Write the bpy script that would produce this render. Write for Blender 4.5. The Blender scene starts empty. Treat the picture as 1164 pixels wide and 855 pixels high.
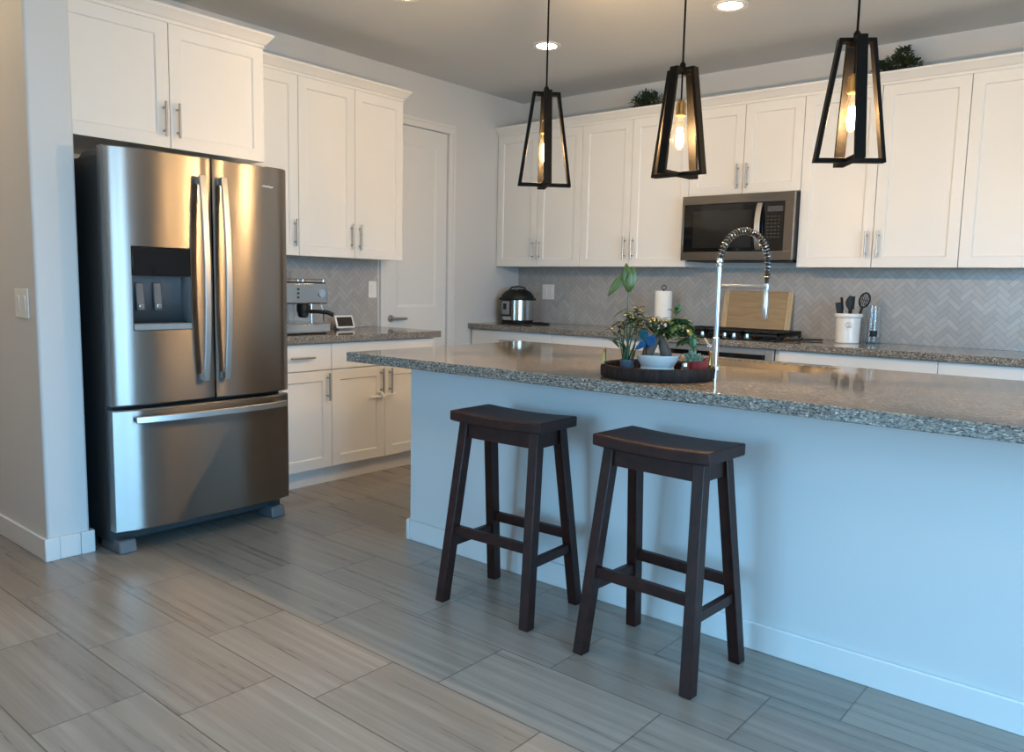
import bpy, bmesh, math, random
from mathutils import Vector, Matrix
PI = math.pi
random.seed(7)
SC = bpy.context.scene
COL = SC.collection

# ------------------------------------------------------------------ camera
cam_data = bpy.data.cameras.new('camera')
cam_data.sensor_fit = 'HORIZONTAL'; cam_data.sensor_width = 36.0
cam_data.lens = 36.0 * 904.7 / 1164.0
cam_data.clip_start = 0.05
cam = bpy.data.objects.new('camera', cam_data); COL.objects.link(cam)
_r = Vector((0.76641451, 0.64200432, 0.02095827)); _u = Vector((-0.0895368, 0.07446466, 0.99319594)); _f = Vector((-0.63607543, 0.76307632, -0.1145538))
M = Matrix.Identity(4)
for i in range(3):
    M[i][0] = _r[i]; M[i][1] = _u[i]; M[i][2] = -_f[i]
M[0][3], M[1][3], M[2][3] = 4.5139, -5.4854, 1.241
cam.matrix_world = M
SC.camera = cam

# ------------------------------------------------------------------ exposure, sky
SC.view_settings.view_transform = 'Standard'
SC.view_settings.look = 'None'
SC.view_settings.gamma = 1.0
SC.view_settings.use_curve_mapping = False
SC.view_settings.exposure = 0.40
SC.cycles.use_denoising = True
SC.cycles.max_bounces = 10
SC.cycles.diffuse_bounces = 6
SC.cycles.glossy_bounces = 5
SC.cycles.transparent_max_bounces = 12
SC.cycles.sample_clamp_indirect = 6.0
SC.cycles.caustics_reflective = False
SC.cycles.caustics_refractive = False
SKY_STRENGTH = 14.5
SKY_COLOR = (0.24, 0.62, 1.0)
GROUND_COLOR = (0.32, 0.40, 0.46)
CAN_STRENGTH = 50.0
CAN_COLOR = (1.0, 0.77, 0.47)
BULB_WATTS = 48.0
BULB_COLOR = (1.0, 0.66, 0.34)

w = bpy.data.worlds.new('sky'); SC.world = w; w.use_nodes = True
nt = w.node_tree; nt.nodes.clear()
tc = nt.nodes.new('ShaderNodeTexCoord'); sx = nt.nodes.new('ShaderNodeSeparateXYZ')
rp = nt.nodes.new('ShaderNodeValToRGB'); bg = nt.nodes.new('ShaderNodeBackground'); wo = nt.nodes.new('ShaderNodeOutputWorld')
mr = nt.nodes.new('ShaderNodeMapRange'); mr.inputs[1].default_value = -0.25; mr.inputs[2].default_value = 0.75
rp.color_ramp.elements[0].position = 0.18; rp.color_ramp.elements[0].color = (*GROUND_COLOR, 1)
rp.color_ramp.elements[1].position = 0.34; rp.color_ramp.elements[1].color = (*SKY_COLOR, 1)
nt.links.new(tc.outputs['Generated'], sx.inputs[0]); nt.links.new(sx.outputs['Z'], mr.inputs[0])
nt.links.new(mr.outputs[0], rp.inputs[0]); nt.links.new(rp.outputs[0], bg.inputs[0])
bg.inputs[1].default_value = SKY_STRENGTH
nt.links.new(bg.outputs[0], wo.inputs[0])

# room size
H = 2.79
X0, X1, Y0 = -2.6, 7.6, -9.6
WINS_R = [(-6.3, -2.85, 0.05, 2.42)]      # openings in the right wall: y0, y1, z0, z1
WINS_F = [(1.55, 3.5, 0.05, 2.42)]      # opening in the front wall: x0, x1, z0, z1
def portal(name, loc, rot, sx_, sy_):
    l = bpy.data.lights.new(name, 'AREA'); l.shape = 'RECTANGLE'; l.size = sx_; l.size_y = sy_; l.energy = 1.0
    l.cycles.is_portal = True
    o = bpy.data.objects.new(name, l); COL.objects.link(o); o.location = loc; o.rotation_euler = rot
for (a, b, c, d) in WINS_R:
    portal('window_daylight', (X1 + 0.09, (a + b) / 2, (c + d) / 2), (0, PI / 2, 0), d - c, b - a)
for (a, b, c, d) in WINS_F:
    portal('window_daylight', ((a + b) / 2, Y0 - 0.09, (c + d) / 2), (PI / 2, 0, 0), b - a, d - c)

# ------------------------------------------------------------------ materials
def s2l(r, g, b):
    f = lambda c: (c / 255 / 12.92) if c / 255 <= 0.04045 else ((c / 255 + 0.055) / 1.055) ** 2.4
    return (f(r), f(g), f(b), 1.0)
def new_mat(name):
    m = bpy.data.materials.new(name); m.use_nodes = True
    return m, m.node_tree, m.node_tree.nodes['Principled BSDF']
def N(nt, typ, **kw):
    n = nt.nodes.new(typ)
    for k, v in kw.items(): setattr(n, k, v)
    return n
def mat(name, col, rough=0.5, metal=0.0, var=0.06, scale=12.0, bump=0.0, bscale=200.0, aniso=0.0, coat=0.0, spec=None, stretch=None, rvar=0.08, trans=0.0, ior=None, sss=0.0):
    """principled surface whose colour and roughness wander a little with a noise pattern"""
    m, nt, b = new_mat(name)
    tc = N(nt, 'ShaderNodeTexCoord'); mp = N(nt, 'ShaderNodeMapping'); nz = N(nt, 'ShaderNodeTexNoise')
    nt.links.new(tc.outputs['Object'], mp.inputs[0]); nt.links.new(mp.outputs[0], nz.inputs['Vector'])
    if stretch: mp.inputs['Scale'].default_value = stretch
    nz.inputs['Scale'].default_value = scale; nz.inputs['Detail'].default_value = 4
    mx = N(nt, 'ShaderNodeMix', data_type='RGBA')
    c = col if len(col) == 4 else (*col, 1)
    mx.inputs[6].default_value = tuple(max(0, x * (1 - var)) for x in c[:3]) + (1,)
    mx.inputs[7].default_value = tuple(min(1, x * (1 + var)) for x in c[:3]) + (1,)
    nt.links.new(nz.outputs['Fac'], mx.inputs[0]); nt.links.new(mx.outputs[2], b.inputs['Base Color'])
    mr = N(nt, 'ShaderNodeMapRange'); mr.inputs[3].default_value = rough * (1 - rvar); mr.inputs[4].default_value = min(1, rough * (1 + rvar))
    nt.links.new(nz.outputs['Fac'], mr.inputs[0]); nt.links.new(mr.outputs[0], b.inputs['Roughness'])
    b.inputs['Metallic'].default_value = metal
    if coat: b.inputs['Coat Weight'].default_value = coat; b.inputs['Coat Roughness'].default_value = 0.1
    if spec is not None: b.inputs['Specular IOR Level'].default_value = spec
    if trans: b.inputs['Transmission Weight'].default_value = trans
    if ior: b.inputs['IOR'].default_value = ior
    if aniso:
        b.inputs['Anisotropic'].default_value = aniso; b.inputs['Anisotropic Rotation'].default_value = 0.25
        tg = N(nt, 'ShaderNodeTangent', direction_type='RADIAL', axis='Z'); nt.links.new(tg.outputs[0], b.inputs['Tangent'])
    if bump:
        n2 = N(nt, 'ShaderNodeTexNoise'); n2.inputs['Scale'].default_value = bscale; n2.inputs['Detail'].default_value = 3
        nt.links.new(mp.outputs[0], n2.inputs['Vector'])
        bp = N(nt, 'ShaderNodeBump'); bp.inputs['Strength'].default_value = bump; bp.inputs['Distance'].default_value = 0.002
        nt.links.new(n2.outputs['Fac'], bp.inputs['Height']); nt.links.new(bp.outputs[0], b.inputs['Normal'])
    return m
def emit(name, col, strength):
    m, nt, b = new_mat(name)
    b.inputs['Base Color'].default_value = (*col, 1)
    b.inputs['Emission Color'].default_value = (*col, 1); b.inputs['Emission Strength'].default_value = strength
    return m
def clear_glass(name, tint=(1, 1, 1), gloss=0.10):
    """thin pane or vessel: mostly see-through with a mirror share that grows at grazing angles"""
    m = bpy.data.materials.new(name); m.use_nodes = True; nt = m.node_tree; nt.nodes.clear()
    o = N(nt, 'ShaderNodeOutputMaterial'); t = N(nt, 'ShaderNodeBsdfTransparent'); g = N(nt, 'ShaderNodeBsdfGlossy'); mx = N(nt, 'ShaderNodeMixShader')
    fr = N(nt, 'ShaderNodeLayerWeight'); fr.inputs[0].default_value = 0.35
    mr = N(nt, 'ShaderNodeMapRange'); mr.inputs[3].default_value = gloss * 0.3; mr.inputs[4].default_value = min(1, gloss * 5)
    t.inputs[0].default_value = (*tint, 1); g.inputs['Roughness'].default_value = 0.03
    nt.links.new(fr.outputs['Facing'], mr.inputs[0]); nt.links.new(mr.outputs[0], mx.inputs[0])
    nt.links.new(t.outputs[0], mx.inputs[1]); nt.links.new(g.outputs[0], mx.inputs[2]); nt.links.new(mx.outputs[0], o.inputs[0])
    return m

MT = {}
MT['wall'] = mat('wall_paint', (0.60, 0.605, 0.605), 0.6, var=0.02, scale=3, bump=0.12, bscale=160)
MT['ceiling'] = mat('ceiling_paint', (0.575, 0.60, 0.615), 0.8, var=0.02, scale=3, bump=0.12, bscale=120)
MT['trim'] = mat('trim_paint', (0.68, 0.68, 0.675), 0.4, var=0.02)
MT['cab'] = mat('cabinet_paint', (0.76, 0.745, 0.715), 0.38, var=0.02, scale=5)
MT['gap'] = mat('cabinet_inside', (0.34, 0.32, 0.29), 0.6)
MT['nickel'] = mat('brushed_nickel', (0.42, 0.40, 0.38), 0.32, 1.0, scale=40)
MT['steel'] = mat('brushed_steel', (0.28, 0.258, 0.24), 0.28, 1.0, var=0.012, rvar=0.012, scale=3, stretch=(1, 1, 90), aniso=0.92)
MT['steel_h'] = mat('steel_bar', (0.52, 0.505, 0.49), 0.38, 1.0, var=0.04, scale=8)
MT['satin'] = mat('satin_chrome', (0.66, 0.67, 0.68), 0.28, 1.0, var=0.02)
MT['spring'] = mat('dark_chrome', (0.34, 0.33, 0.32), 0.18, 1.0, var=0.05)
MT['polish'] = mat('polished_steel', (0.52, 0.50, 0.48), 0.16, 1.0, var=0.03)
MT['chrome'] = mat('chrome', (0.72, 0.73, 0.74), 0.10, 1.0, var=0.02)
MT['darkside'] = mat('charcoal_enamel', (0.030, 0.036, 0.040), 0.35, var=0.15, scale=30)
MT['blackplastic'] = mat('black_plastic', (0.010, 0.010, 0.010), 0.5, var=0.2, spec=0.3)
MT['greyplastic'] = mat('grey_plastic', (0.10, 0.11, 0.12), 0.45, var=0.1)
MT['midgrey'] = mat('mid_grey_plastic', (0.22, 0.24, 0.25), 0.4, var=0.1)
MT['blackglass'] = mat('black_glass', (0.006, 0.006, 0.007), 0.05, var=0.1)
MT['blackmetal'] = mat('black_iron', (0.004, 0.0035, 0.003), 0.6, 0.0, var=0.2, scale=40, spec=0.10)
MT['whiteplastic'] = mat('white_plastic', (0.78, 0.77, 0.74), 0.35, var=0.03)
MT['brass'] = mat('aged_brass', (0.55, 0.36, 0.14), 0.3, 1.0, var=0.1)
MT['paper'] = mat('paper', (0.82, 0.80, 0.76), 0.9, var=0.03, bump=0.3, bscale=90)
MT['ceramic'] = mat('white_ceramic', (0.80, 0.78, 0.74), 0.18, var=0.03)
MT['blueceramic'] = mat('pale_blue_ceramic', (0.50, 0.51, 0.51), 0.2, var=0.05)
MT['redceramic'] = mat('red_ceramic', (0.26, 0.035, 0.035), 0.22, var=0.2)
MT['slatepot'] = mat('slate_pot', (0.07, 0.09, 0.115), 0.45, var=0.15)
MT['blueorn'] = mat('blue_paint', (0.005, 0.055, 0.15), 0.25, var=0.5, scale=60)
MT['tealorn'] = mat('teal_paint', (0.004, 0.058, 0.075), 0.25, var=0.5, scale=60)
MT['leaf'] = mat('leaf_green', (0.035, 0.085, 0.020), 0.38, var=0.6, scale=28)
MT['leafdark'] = mat('leaf_dark', (0.020, 0.042, 0.014), 0.5, var=0.6, scale=30)
MT['leafolive'] = mat('leaf_olive', (0.036, 0.058, 0.014), 0.45, var=0.6, scale=30)
MT['leafpale'] = mat('leaf_pale', (0.085, 0.118, 0.018), 0.4, var=0.4, scale=25)
MT['stemgreen'] = mat('stem_green', (0.035, 0.085, 0.035), 0.45, var=0.4, scale=40)
MT['succulent'] = mat('succulent_green', (0.14, 0.22, 0.16), 0.45, var=0.3, scale=40)
MT['bark'] = mat('bark_brown', (0.085, 0.06, 0.045), 0.75, var=0.5, scale=60, bump=0.6, bscale=90)
MT['soil'] = mat('soil', (0.03, 0.022, 0.016), 0.95, var=0.4, scale=120, bump=0.8, bscale=150)
MT['glass'] = clear_glass('clear_glass')
MT['pane'] = clear_glass('window_glass', gloss=0.06)
def bulb_glass():
    m = clear_glass('bulb_glass', tint=(1.0, 0.93, 0.82), gloss=0.08); nt = m.node_tree
    o = nt.nodes['Material Output']; sh = o.inputs[0].links[0].from_socket
    em = N(nt, 'ShaderNodeEmission'); em.inputs[0].default_value = (1.0, 0.66, 0.30, 1); em.inputs[1].default_value = 0.14
    ad = N(nt, 'ShaderNodeAddShader'); nt.links.new(sh, ad.inputs[0]); nt.links.new(em.outputs[0], ad.inputs[1]); nt.links.new(ad.outputs[0], o.inputs[0])
    return m
MT['bulbglass'] = bulb_glass()
MT['filament'] = emit('filament_glow', (1.0, 0.70, 0.36), 150.0)
MT['canlens'] = emit('can_lens_glow', CAN_COLOR, CAN_STRENGTH)
MT['sinksteel'] = mat('sink_steel', (0.42, 0.38, 0.33), 0.35, 1.0)
MT['gridmetal'] = mat('cast_iron', (0.008, 0.008, 0.008), 0.5, var=0.3, scale=50)

def wood(name, dark, light, rough, axis_scale=(1, 14, 14), scale=6.0, coat=0.0, spec=0.5):
    m, nt, b = new_mat(name)
    tc = N(nt, 'ShaderNodeTexCoord'); mp = N(nt, 'ShaderNodeMapping'); mp.inputs['Scale'].default_value = axis_scale
    nz = N(nt, 'ShaderNodeTexNoise'); nz.inputs['Scale'].default_value = scale; nz.inputs['Detail'].default_value = 6; nz.inputs['Distortion'].default_value = 0.6
    cr = N(nt, 'ShaderNodeValToRGB'); cr.color_ramp.elements[0].position = 0.3; cr.color_ramp.elements[1].position = 0.72
    cr.color_ramp.elements[0].color = (*dark, 1); cr.color_ramp.elements[1].color = (*light, 1)
    nt.links.new(tc.outputs['Object'], mp.inputs[0]); nt.links.new(mp.outputs[0], nz.inputs['Vector'])
    nt.links.new(nz.outputs['Fac'], cr.inputs[0]); nt.links.new(cr.outputs[0], b.inputs['Base Color'])
    b.inputs['Roughness'].default_value = rough; b.inputs['Specular IOR Level'].default_value = spec
    if coat: b.inputs['Coat Weight'].default_value = coat; b.inputs['Coat Roughness'].default_value = 0.15
    return m
MT['stoolwood'] = wood('espresso_wood', (0.013, 0.0042, 0.0033), (0.034, 0.0098, 0.0072), 0.42, (3, 3, 3), 9, spec=0.32)
MT['boardwood'] = wood('board_wood', (0.32, 0.20, 0.095), (0.42, 0.285, 0.15), 0.5, (1, 8, 12), 5)
MT['boardedge'] = wood('board_edge_wood', (0.50, 0.33, 0.17), (0.62, 0.46, 0.27), 0.5, (12, 8, 1), 5)
MT['traywood'] = wood('tray_bark', (0.006, 0.004, 0.003), (0.035, 0.020, 0.017), 0.7, (22, 22, 2), 4, spec=0.2)
MT['traytop'] = wood('tray_wood', (0.045, 0.016, 0.010), (0.11, 0.045, 0.03), 0.35, (4, 4, 4), 6)

def granite():
    m, nt, b = new_mat('speckled_granite')
    tc = N(nt, 'ShaderNodeTexCoord')
    v1 = N(nt, 'ShaderNodeTexNoise'); v1.inputs['Scale'].default_value = 165; v1.inputs['Detail'].default_value = 5; v1.inputs['Roughness'].default_value = 0.6
    v1.inputs['Distortion'].default_value = 0.8
    v2 = N(nt, 'ShaderNodeTexVoronoi'); v2.inputs['Scale'].default_value = 120
    n3 = N(nt, 'ShaderNodeTexNoise'); n3.inputs['Scale'].default_value = 9; n3.inputs['Detail'].default_value = 4
    mp = N(nt, 'ShaderNodeMapping'); mp.inputs['Scale'].default_value = (0.6, 1.0, 1.25)
    nt.links.new(tc.outputs['Object'], mp.inputs[0])
    for v in (v1, v2, n3): nt.links.new(mp.outputs[0], v.inputs['Vector'])
    cr = N(nt, 'ShaderNodeValToRGB'); e = cr.color_ramp.elements
    e[0].position = 0.33; e[0].color = (0.030, 0.030, 0.032, 1); e[1].position = 0.70; e[1].color = (0.78, 0.75, 0.70, 1)
    for p, c in ((0.42, (0.085, 0.083, 0.081, 1)), (0.48, (0.185, 0.178, 0.168, 1)), (0.56, (0.275, 0.263, 0.245, 1)), (0.63, (0.43, 0.415, 0.39, 1))):
        q = e.new(p); q.color = c
    nt.links.new(v1.outputs['Fac'], cr.inputs[0])
    cr2 = N(nt, 'ShaderNodeValToRGB'); e = cr2.color_ramp.elements
    e[0].position = 0.0; e[0].color = (0.62, 0.6, 0.57, 1); e[1].position = 1.0; e[1].color = (1.25, 1.2, 1.12, 1)
    nt.links.new(v2.outputs['Color'], cr2.inputs[0])
    mx = N(nt, 'ShaderNodeMix', data_type='RGBA', blend_type='MULTIPLY'); mx.inputs[0].default_value = 0.8
    nt.links.new(cr.outputs[0], mx.inputs[6]); nt.links.new(cr2.outputs[0], mx.inputs[7])
    mx2 = N(nt, 'ShaderNodeMix', data_type='RGBA', blend_type='MULTIPLY'); mx2.inputs[0].default_value = 0.5
    cr3 = N(nt, 'ShaderNodeValToRGB'); e = cr3.color_ramp.elements
    e[0].position = 0.3; e[0].color = (0.75, 0.7, 0.66, 1); e[1].position = 0.7; e[1].color = (1.15, 1.08, 1.0, 1)
    nt.links.new(n3.outputs['Fac'], cr3.inputs[0]); nt.links.new(mx.outputs[2], mx2.inputs[6]); nt.links.new(cr3.outputs[0], mx2.inputs[7])
    nt.links.new(mx2.outputs[2], b.inputs['Base Color'])
    b.inputs['Roughness'].default_value = 0.07; b.inputs['Specular IOR Level'].default_value = 0.36
    return m
MT['granite'] = granite()

def floor_mat():
    """12 x 24 inch wood-look porcelain tiles laid with a one-third offset, long side along X"""
    m, nt, b = new_mat('wood_look_tile')
    L = nt.links.new
    def math_(op, a, c=None):
        n = N(nt, 'ShaderNodeMath', operation=op)
        for i, v in enumerate((a, c)):
            if v is None: continue
            if isinstance(v, (int, float)): n.inputs[i].default_value = v
            else: L(v, n.inputs[i])
        return n.outputs[0]
    tc = N(nt, 'ShaderNodeTexCoord'); sp = N(nt, 'ShaderNodeSeparateXYZ'); L(tc.outputs['Object'], sp.inputs[0])
    yy = math_('DIVIDE', math_('SUBTRACT', -2.87, sp.outputs[1]), 0.3135)
    row = math_('FLOOR', yy); fy = math_('SUBTRACT', yy, row)
    xx = math_('DIVIDE', math_('ADD', math_('SUBTRACT', sp.outputs[0], 1.41), math_('MULTIPLY', row, 0.2043)), 0.613)
    colm = math_('FLOOR', xx); fx = math_('SUBTRACT', xx, colm)
    ex = math_('MULTIPLY', math_('SUBTRACT', 0.5, math_('ABSOLUTE', math_('SUBTRACT', fx, 0.5))), 0.613)
    ey = math_('MULTIPLY', math_('SUBTRACT', 0.5, math_('ABSOLUTE', math_('SUBTRACT', fy, 0.5))), 0.3135)
    edge = math_('MINIMUM', ex, ey)
    grout = math_('LESS_THAN', edge, 0.0024)
    cx = N(nt, 'ShaderNodeCombineXYZ'); L(row, cx.inputs[0]); L(colm, cx.inputs[1])
    wn = N(nt, 'ShaderNodeTexWhiteNoise', noise_dimensions='3D'); L(cx.outputs[0], wn.inputs['Vector'])
    # grain, shifted at random in every tile
    off = N(nt, 'ShaderNodeVectorMath', operation='SCALE'); L(wn.outputs['Color'], off.inputs[0]); off.inputs[3].default_value = 30.0
    ad = N(nt, 'ShaderNodeVectorMath', operation='ADD'); L(tc.outputs['Object'], ad.inputs[0]); L(off.outputs[0], ad.inputs[1])
    mp = N(nt, 'ShaderNodeMapping'); mp.inputs['Scale'].default_value = (0.55, 22, 1); L(ad.outputs[0], mp.inputs[0])
    g1 = N(nt, 'ShaderNodeTexNoise'); g1.inputs['Scale'].default_value = 1.5; g1.inputs['Detail'].default_value = 2.5; g1.inputs['Roughness'].default_value = 0.5; g1.inputs['Distortion'].default_value = 0.0
    L(mp.outputs[0], g1.inputs['Vector'])
    mp2 = N(nt, 'ShaderNodeMapping'); mp2.inputs['Scale'].default_value = (3, 110, 1); L(ad.outputs[0], mp2.inputs[0])
    g2 = N(nt, 'ShaderNodeTexNoise'); g2.inputs['Scale'].default_value = 2.0; g2.inputs['Detail'].default_value = 4; L(mp2.outputs[0], g2.inputs['Vector'])
    gm = math_('ADD', math_('MULTIPLY', g1.outputs['Fac'], 0.72), math_('MULTIPLY', g2.outputs['Fac'], 0.28))
    cr = N(nt, 'ShaderNodeValToRGB'); e = cr.color_ramp.elements
    e[0].position = 0.32; e[0].color = (0.222, 0.196, 0.170, 1); e[1].position = 0.68; e[1].color = (0.338, 0.308, 0.274, 1)
    q = e.new(0.5); q.color = (0.265, 0.238, 0.208, 1)
    L(gm, cr.inputs[0])
    tone = N(nt, 'ShaderNodeMapRange'); tone.inputs[3].default_value = 0.90; tone.inputs[4].default_value = 1.10; L(wn.outputs['Value'], tone.inputs[0])
    tv = N(nt, 'ShaderNodeVectorMath', operation='SCALE'); L(cr.outputs[0], tv.inputs[0]); L(tone.outputs[0], tv.inputs[3])
    mx = N(nt, 'ShaderNodeMix', data_type='RGBA'); L(grout, mx.inputs[0]); L(tv.outputs[0], mx.inputs[6]); mx.inputs[7].default_value = (0.11, 0.10, 0.088, 1)
    L(mx.outputs[2], b.inputs['Base Color'])
    ro = N(nt, 'ShaderNodeMapRange'); ro.inputs[3].default_value = 0.22; ro.inputs[4].default_value = 0.36; L(gm, ro.inputs[0]); L(ro.outputs[0], b.inputs['Roughness'])
    bp = N(nt, 'ShaderNodeBump'); bp.inputs['Strength'].default_value = 0.25; bp.inputs['Distance'].default_value = 0.002
    hgt = math_('SUBTRACT', math_('MULTIPLY', gm, 0.4), math_('MULTIPLY', grout, 1.0)); L(hgt, bp.inputs['Height']); L(bp.outputs[0], b.inputs['Normal'])
    return m
MT['floor'] = floor_mat()

def tile_mat():
    m, nt, b = new_mat('marble_mosaic')
    at = N(nt, 'ShaderNodeAttribute'); at.attribute_name = 'tone'
    tc = N(nt, 'ShaderNodeTexCoord'); nz = N(nt, 'ShaderNodeTexNoise'); nz.inputs['Scale'].default_value = 18; nz.inputs['Detail'].default_value = 5
    nt.links.new(tc.outputs['Object'], nz.inputs['Vector'])
    ad = N(nt, 'ShaderNodeMath', operation='MULTIPLY_ADD'); ad.inputs[1].default_value = 0.45
    nt.links.new(nz.outputs['Fac'], ad.inputs[0]); nt.links.new(at.outputs['Fac'], ad.inputs[2])
    cr = N(nt, 'ShaderNodeValToRGB'); e = cr.color_ramp.elements
    e[0].position = 0.15; e[0].color = (0.36, 0.35, 0.335, 1); e[1].position = 1.1 / 1.2; e[1].color = (0.47, 0.455, 0.435, 1)
    nt.links.new(ad.outputs[0], cr.inputs[0]); nt.links.new(cr.outputs[0], b.inputs['Base Color'])
    b.inputs['Roughness'].default_value = 0.28
    return m
MT['tile'] = tile_mat()
MT['grout'] = mat('grout', (0.26, 0.25, 0.235), 0.8)

# ------------------------------------------------------------------ mesh helpers
def top_of(o):
    while o.parent: o = o.parent
    return o
IDENT = lambda x, y, z: (x, y, z)
class MB:
    """collects shapes into one mesh; every point goes through tf (a frame of the thing)"""
    def __init__(self, tf=IDENT):
        self.bm = bmesh.new(); self.tf = tf
    def v(self, p): return self.bm.verts.new(self.tf(*p))
    def face(self, vs):
        try: return self.bm.faces.new(vs)
        except ValueError: return None
    def box(self, a, b):
        x0, y0, z0 = a; x1, y1, z1 = b
        vs = [self.v(p) for p in ((x0, y0, z0), (x1, y0, z0), (x1, y1, z0), (x0, y1, z0), (x0, y0, z1), (x1, y0, z1), (x1, y1, z1), (x0, y1, z1))]
        for f in ((0, 3, 2, 1), (4, 5, 6, 7), (0, 1, 5, 4), (1, 2, 6, 5), (2, 3, 7, 6), (3, 0, 4, 7)): self.face([vs[i] for i in f])
        return self
    def hexa(self, p):
        vs = [self.v(q) for q in p]
        for f in ((0, 3, 2, 1), (4, 5, 6, 7), (0, 1, 5, 4), (1, 2, 6, 5), (2, 3, 7, 6), (3, 0, 4, 7)): self.face([vs[i] for i in f])
        return self
    def loft(self, rings, cap=True, closed=True):
        R = [[self.v(p) for p in r] for r in rings]
        n = len(R[0])
        for a, b in zip(R, R[1:]):
            for i in range(n if closed else n - 1):
                j = (i + 1) % n; self.face([a[i], a[j], b[j], b[i]])
        if cap and closed:
            self.face(list(reversed(R[0]))); self.face(R[-1])
        return self
    def lathe(self, c, prof, n=28, cap=True):
        rings = [[(c[0] + r * math.cos(2 * PI * i / n), c[1] + r * math.sin(2 * PI * i / n), c[2] + z) for i in range(n)] for r, z in prof]
        return self.loft(rings, cap)
    def cyl(self, p, q, r, n=14, r2=None):
        return self.tube([p, q], r, n, r_end=r2)
    def tube(self, pts, r, n=10, r_end=None, cap=True, radii=None):
        pts = [Vector(p) for p in pts]; rings = []
        up = None
        for i, p in enumerate(pts):
            t = (pts[min(i + 1, len(pts) - 1)] - pts[max(i - 1, 0)]).normalized()
            if up is None:
                up = Vector((0, 0, 1)) if abs(t.z) < 0.9 else Vector((1, 0, 0))
            a = t.cross(up)
            if a.length < 1e-6: a = t.orthogonal()
            a.normalize(); bb = a.cross(t).normalized(); up = bb
            rr = radii[i] if radii else (r if r_end is None else r + (r_end - r) * i / max(1, len(pts) - 1))
            rings.append([tuple(p + a * rr * math.cos(2 * PI * k / n) + bb * rr * math.sin(2 * PI * k / n)) for k in range(n)])
        return self.loft(rings, cap)
    def bar(self, pts, w, h, side):
        """flat bar swept along pts; side = direction of its width w, h = thickness across"""
        pts = [Vector(p) for p in pts]; s = Vector(side).normalized(); rings = []
        for i, p in enumerate(pts):
            t = (pts[min(i + 1, len(pts) - 1)] - pts[max(i - 1, 0)]).normalized(); n = t.cross(s).normalized()
            rings.append([tuple(p + s * w / 2 * a + n * h / 2 * b) for a, b in ((-1, -1), (1, -1), (1, 1), (-1, 1))])
        return self.loft(rings)
    def sphere(self, c, r, sz=1.0, n=16, m=10):
        prof = [(max(1e-4, r * math.sin(PI * k / m)), -r * sz * math.cos(PI * k / m)) for k in range(m + 1)]
        return self.lathe(c, prof, n)
    def leaf(self, base, d, length, width, droop=0.3, up=(0, 0, 1), seg=4):
        """curved pointed blade with a folded midrib and a little thickness of its own at the rib"""
        base = Vector(base); d = Vector(d).normalized(); upv = Vector(up)
        s = d.cross(upv)
        if s.length < 1e-4: s = Vector((1, 0, 0))
        s.normalize(); nrm = s.cross(d).normalized()
        L, C_, R = [], [], []
        for k in range(seg + 1):
            t = k / seg
            wv = width / 2 * (math.sin(PI * min(1, t * 0.92 + 0.06)) ** 0.8) if k < seg else 0.0005
            p = base + d * length * t - Vector((0, 0, 1)) * droop * length * t * t
            L.append(self.v(p - s * wv + nrm * wv * 0.25)); C_.append(self.v(p)); R.append(self.v(p + s * wv + nrm * wv * 0.25))
        for k in range(seg):
            self.face([L[k], C_[k], C_[k + 1], L[k + 1]]); self.face([C_[k], R[k], R[k + 1], C_[k + 1]])
        return self
    def build(self, name, m, parent=None, bevel=0.0, seg=2, smooth=True, angle=35, world=True, recalc=True, solid=0.0):
        bm = self.bm
        if recalc: bmesh.ops.recalc_face_normals(bm, faces=bm.faces)
        me = bpy.data.meshes.new(name)
        o = bpy.data.objects.new(name, me)
        off = Vector((0, 0, 0))
        if parent is not None:
            if world: off = top_of(parent).location.copy()
        else:
            xs = [v.co for v in bm.verts]
            mn = [min(c[i] for c in xs) for i in range(3)]; mxx = [max(c[i] for c in xs) for i in range(3)]
            off = Vector(((mn[0] + mxx[0]) / 2, (mn[1] + mxx[1]) / 2, mn[2]))
            if name in ('floor',): off = Vector((0, 0, 0))
            o.location = off
        for v in bm.verts: v.co -= off
        bm.to_mesh(me); bm.free()
        me.materials.append(MT[m] if isinstance(m, str) else m)
        if smooth:
            me.polygons.foreach_set('use_smooth', [True] * len(me.polygons)); me.set_sharp_from_angle(angle=math.radians(angle))
        COL.objects.link(o)
        if parent is not None: o.parent = parent
        if solid:
            md = o.modifiers.new('thickness', 'SOLIDIFY'); md.thickness = solid; md.offset = 0
        if bevel:
            md = o.modifiers.new('soft_edges', 'BEVEL'); md.width = bevel; md.segments = seg; md.limit_method = 'ANGLE'; md.angle_limit = math.radians(40); md.harden_normals = False
        return o
def tag(o, label, cat, group=None):
    o['label'] = label; o['category'] = cat
    if group: o['group'] = group
    return o
def thing(name, label, cat, loc=(0, 0, 0), rotz=0.0, group=None):
    o = bpy.data.objects.new(name, None); COL.objects.link(o); o.empty_display_size = 0.1
    o.location = loc; o.rotation_euler = (0, 0, rotz)
    return tag(o, label, cat, group)
def struct(o): o['kind'] = 'structure'; return o
def copy_thing(r, loc, rotz, label, group=None):
    c = r.copy(); COL.objects.link(c); c.location = loc; c.rotation_euler = (0, 0, rotz); c['label'] = label
    if group: c['group'] = group
    for ch in list(r.children):
        d = ch.copy(); COL.objects.link(d); d.parent = c
        for g in list(ch.children):
            e = g.copy(); COL.objects.link(e); e.parent = d
    return c

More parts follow.
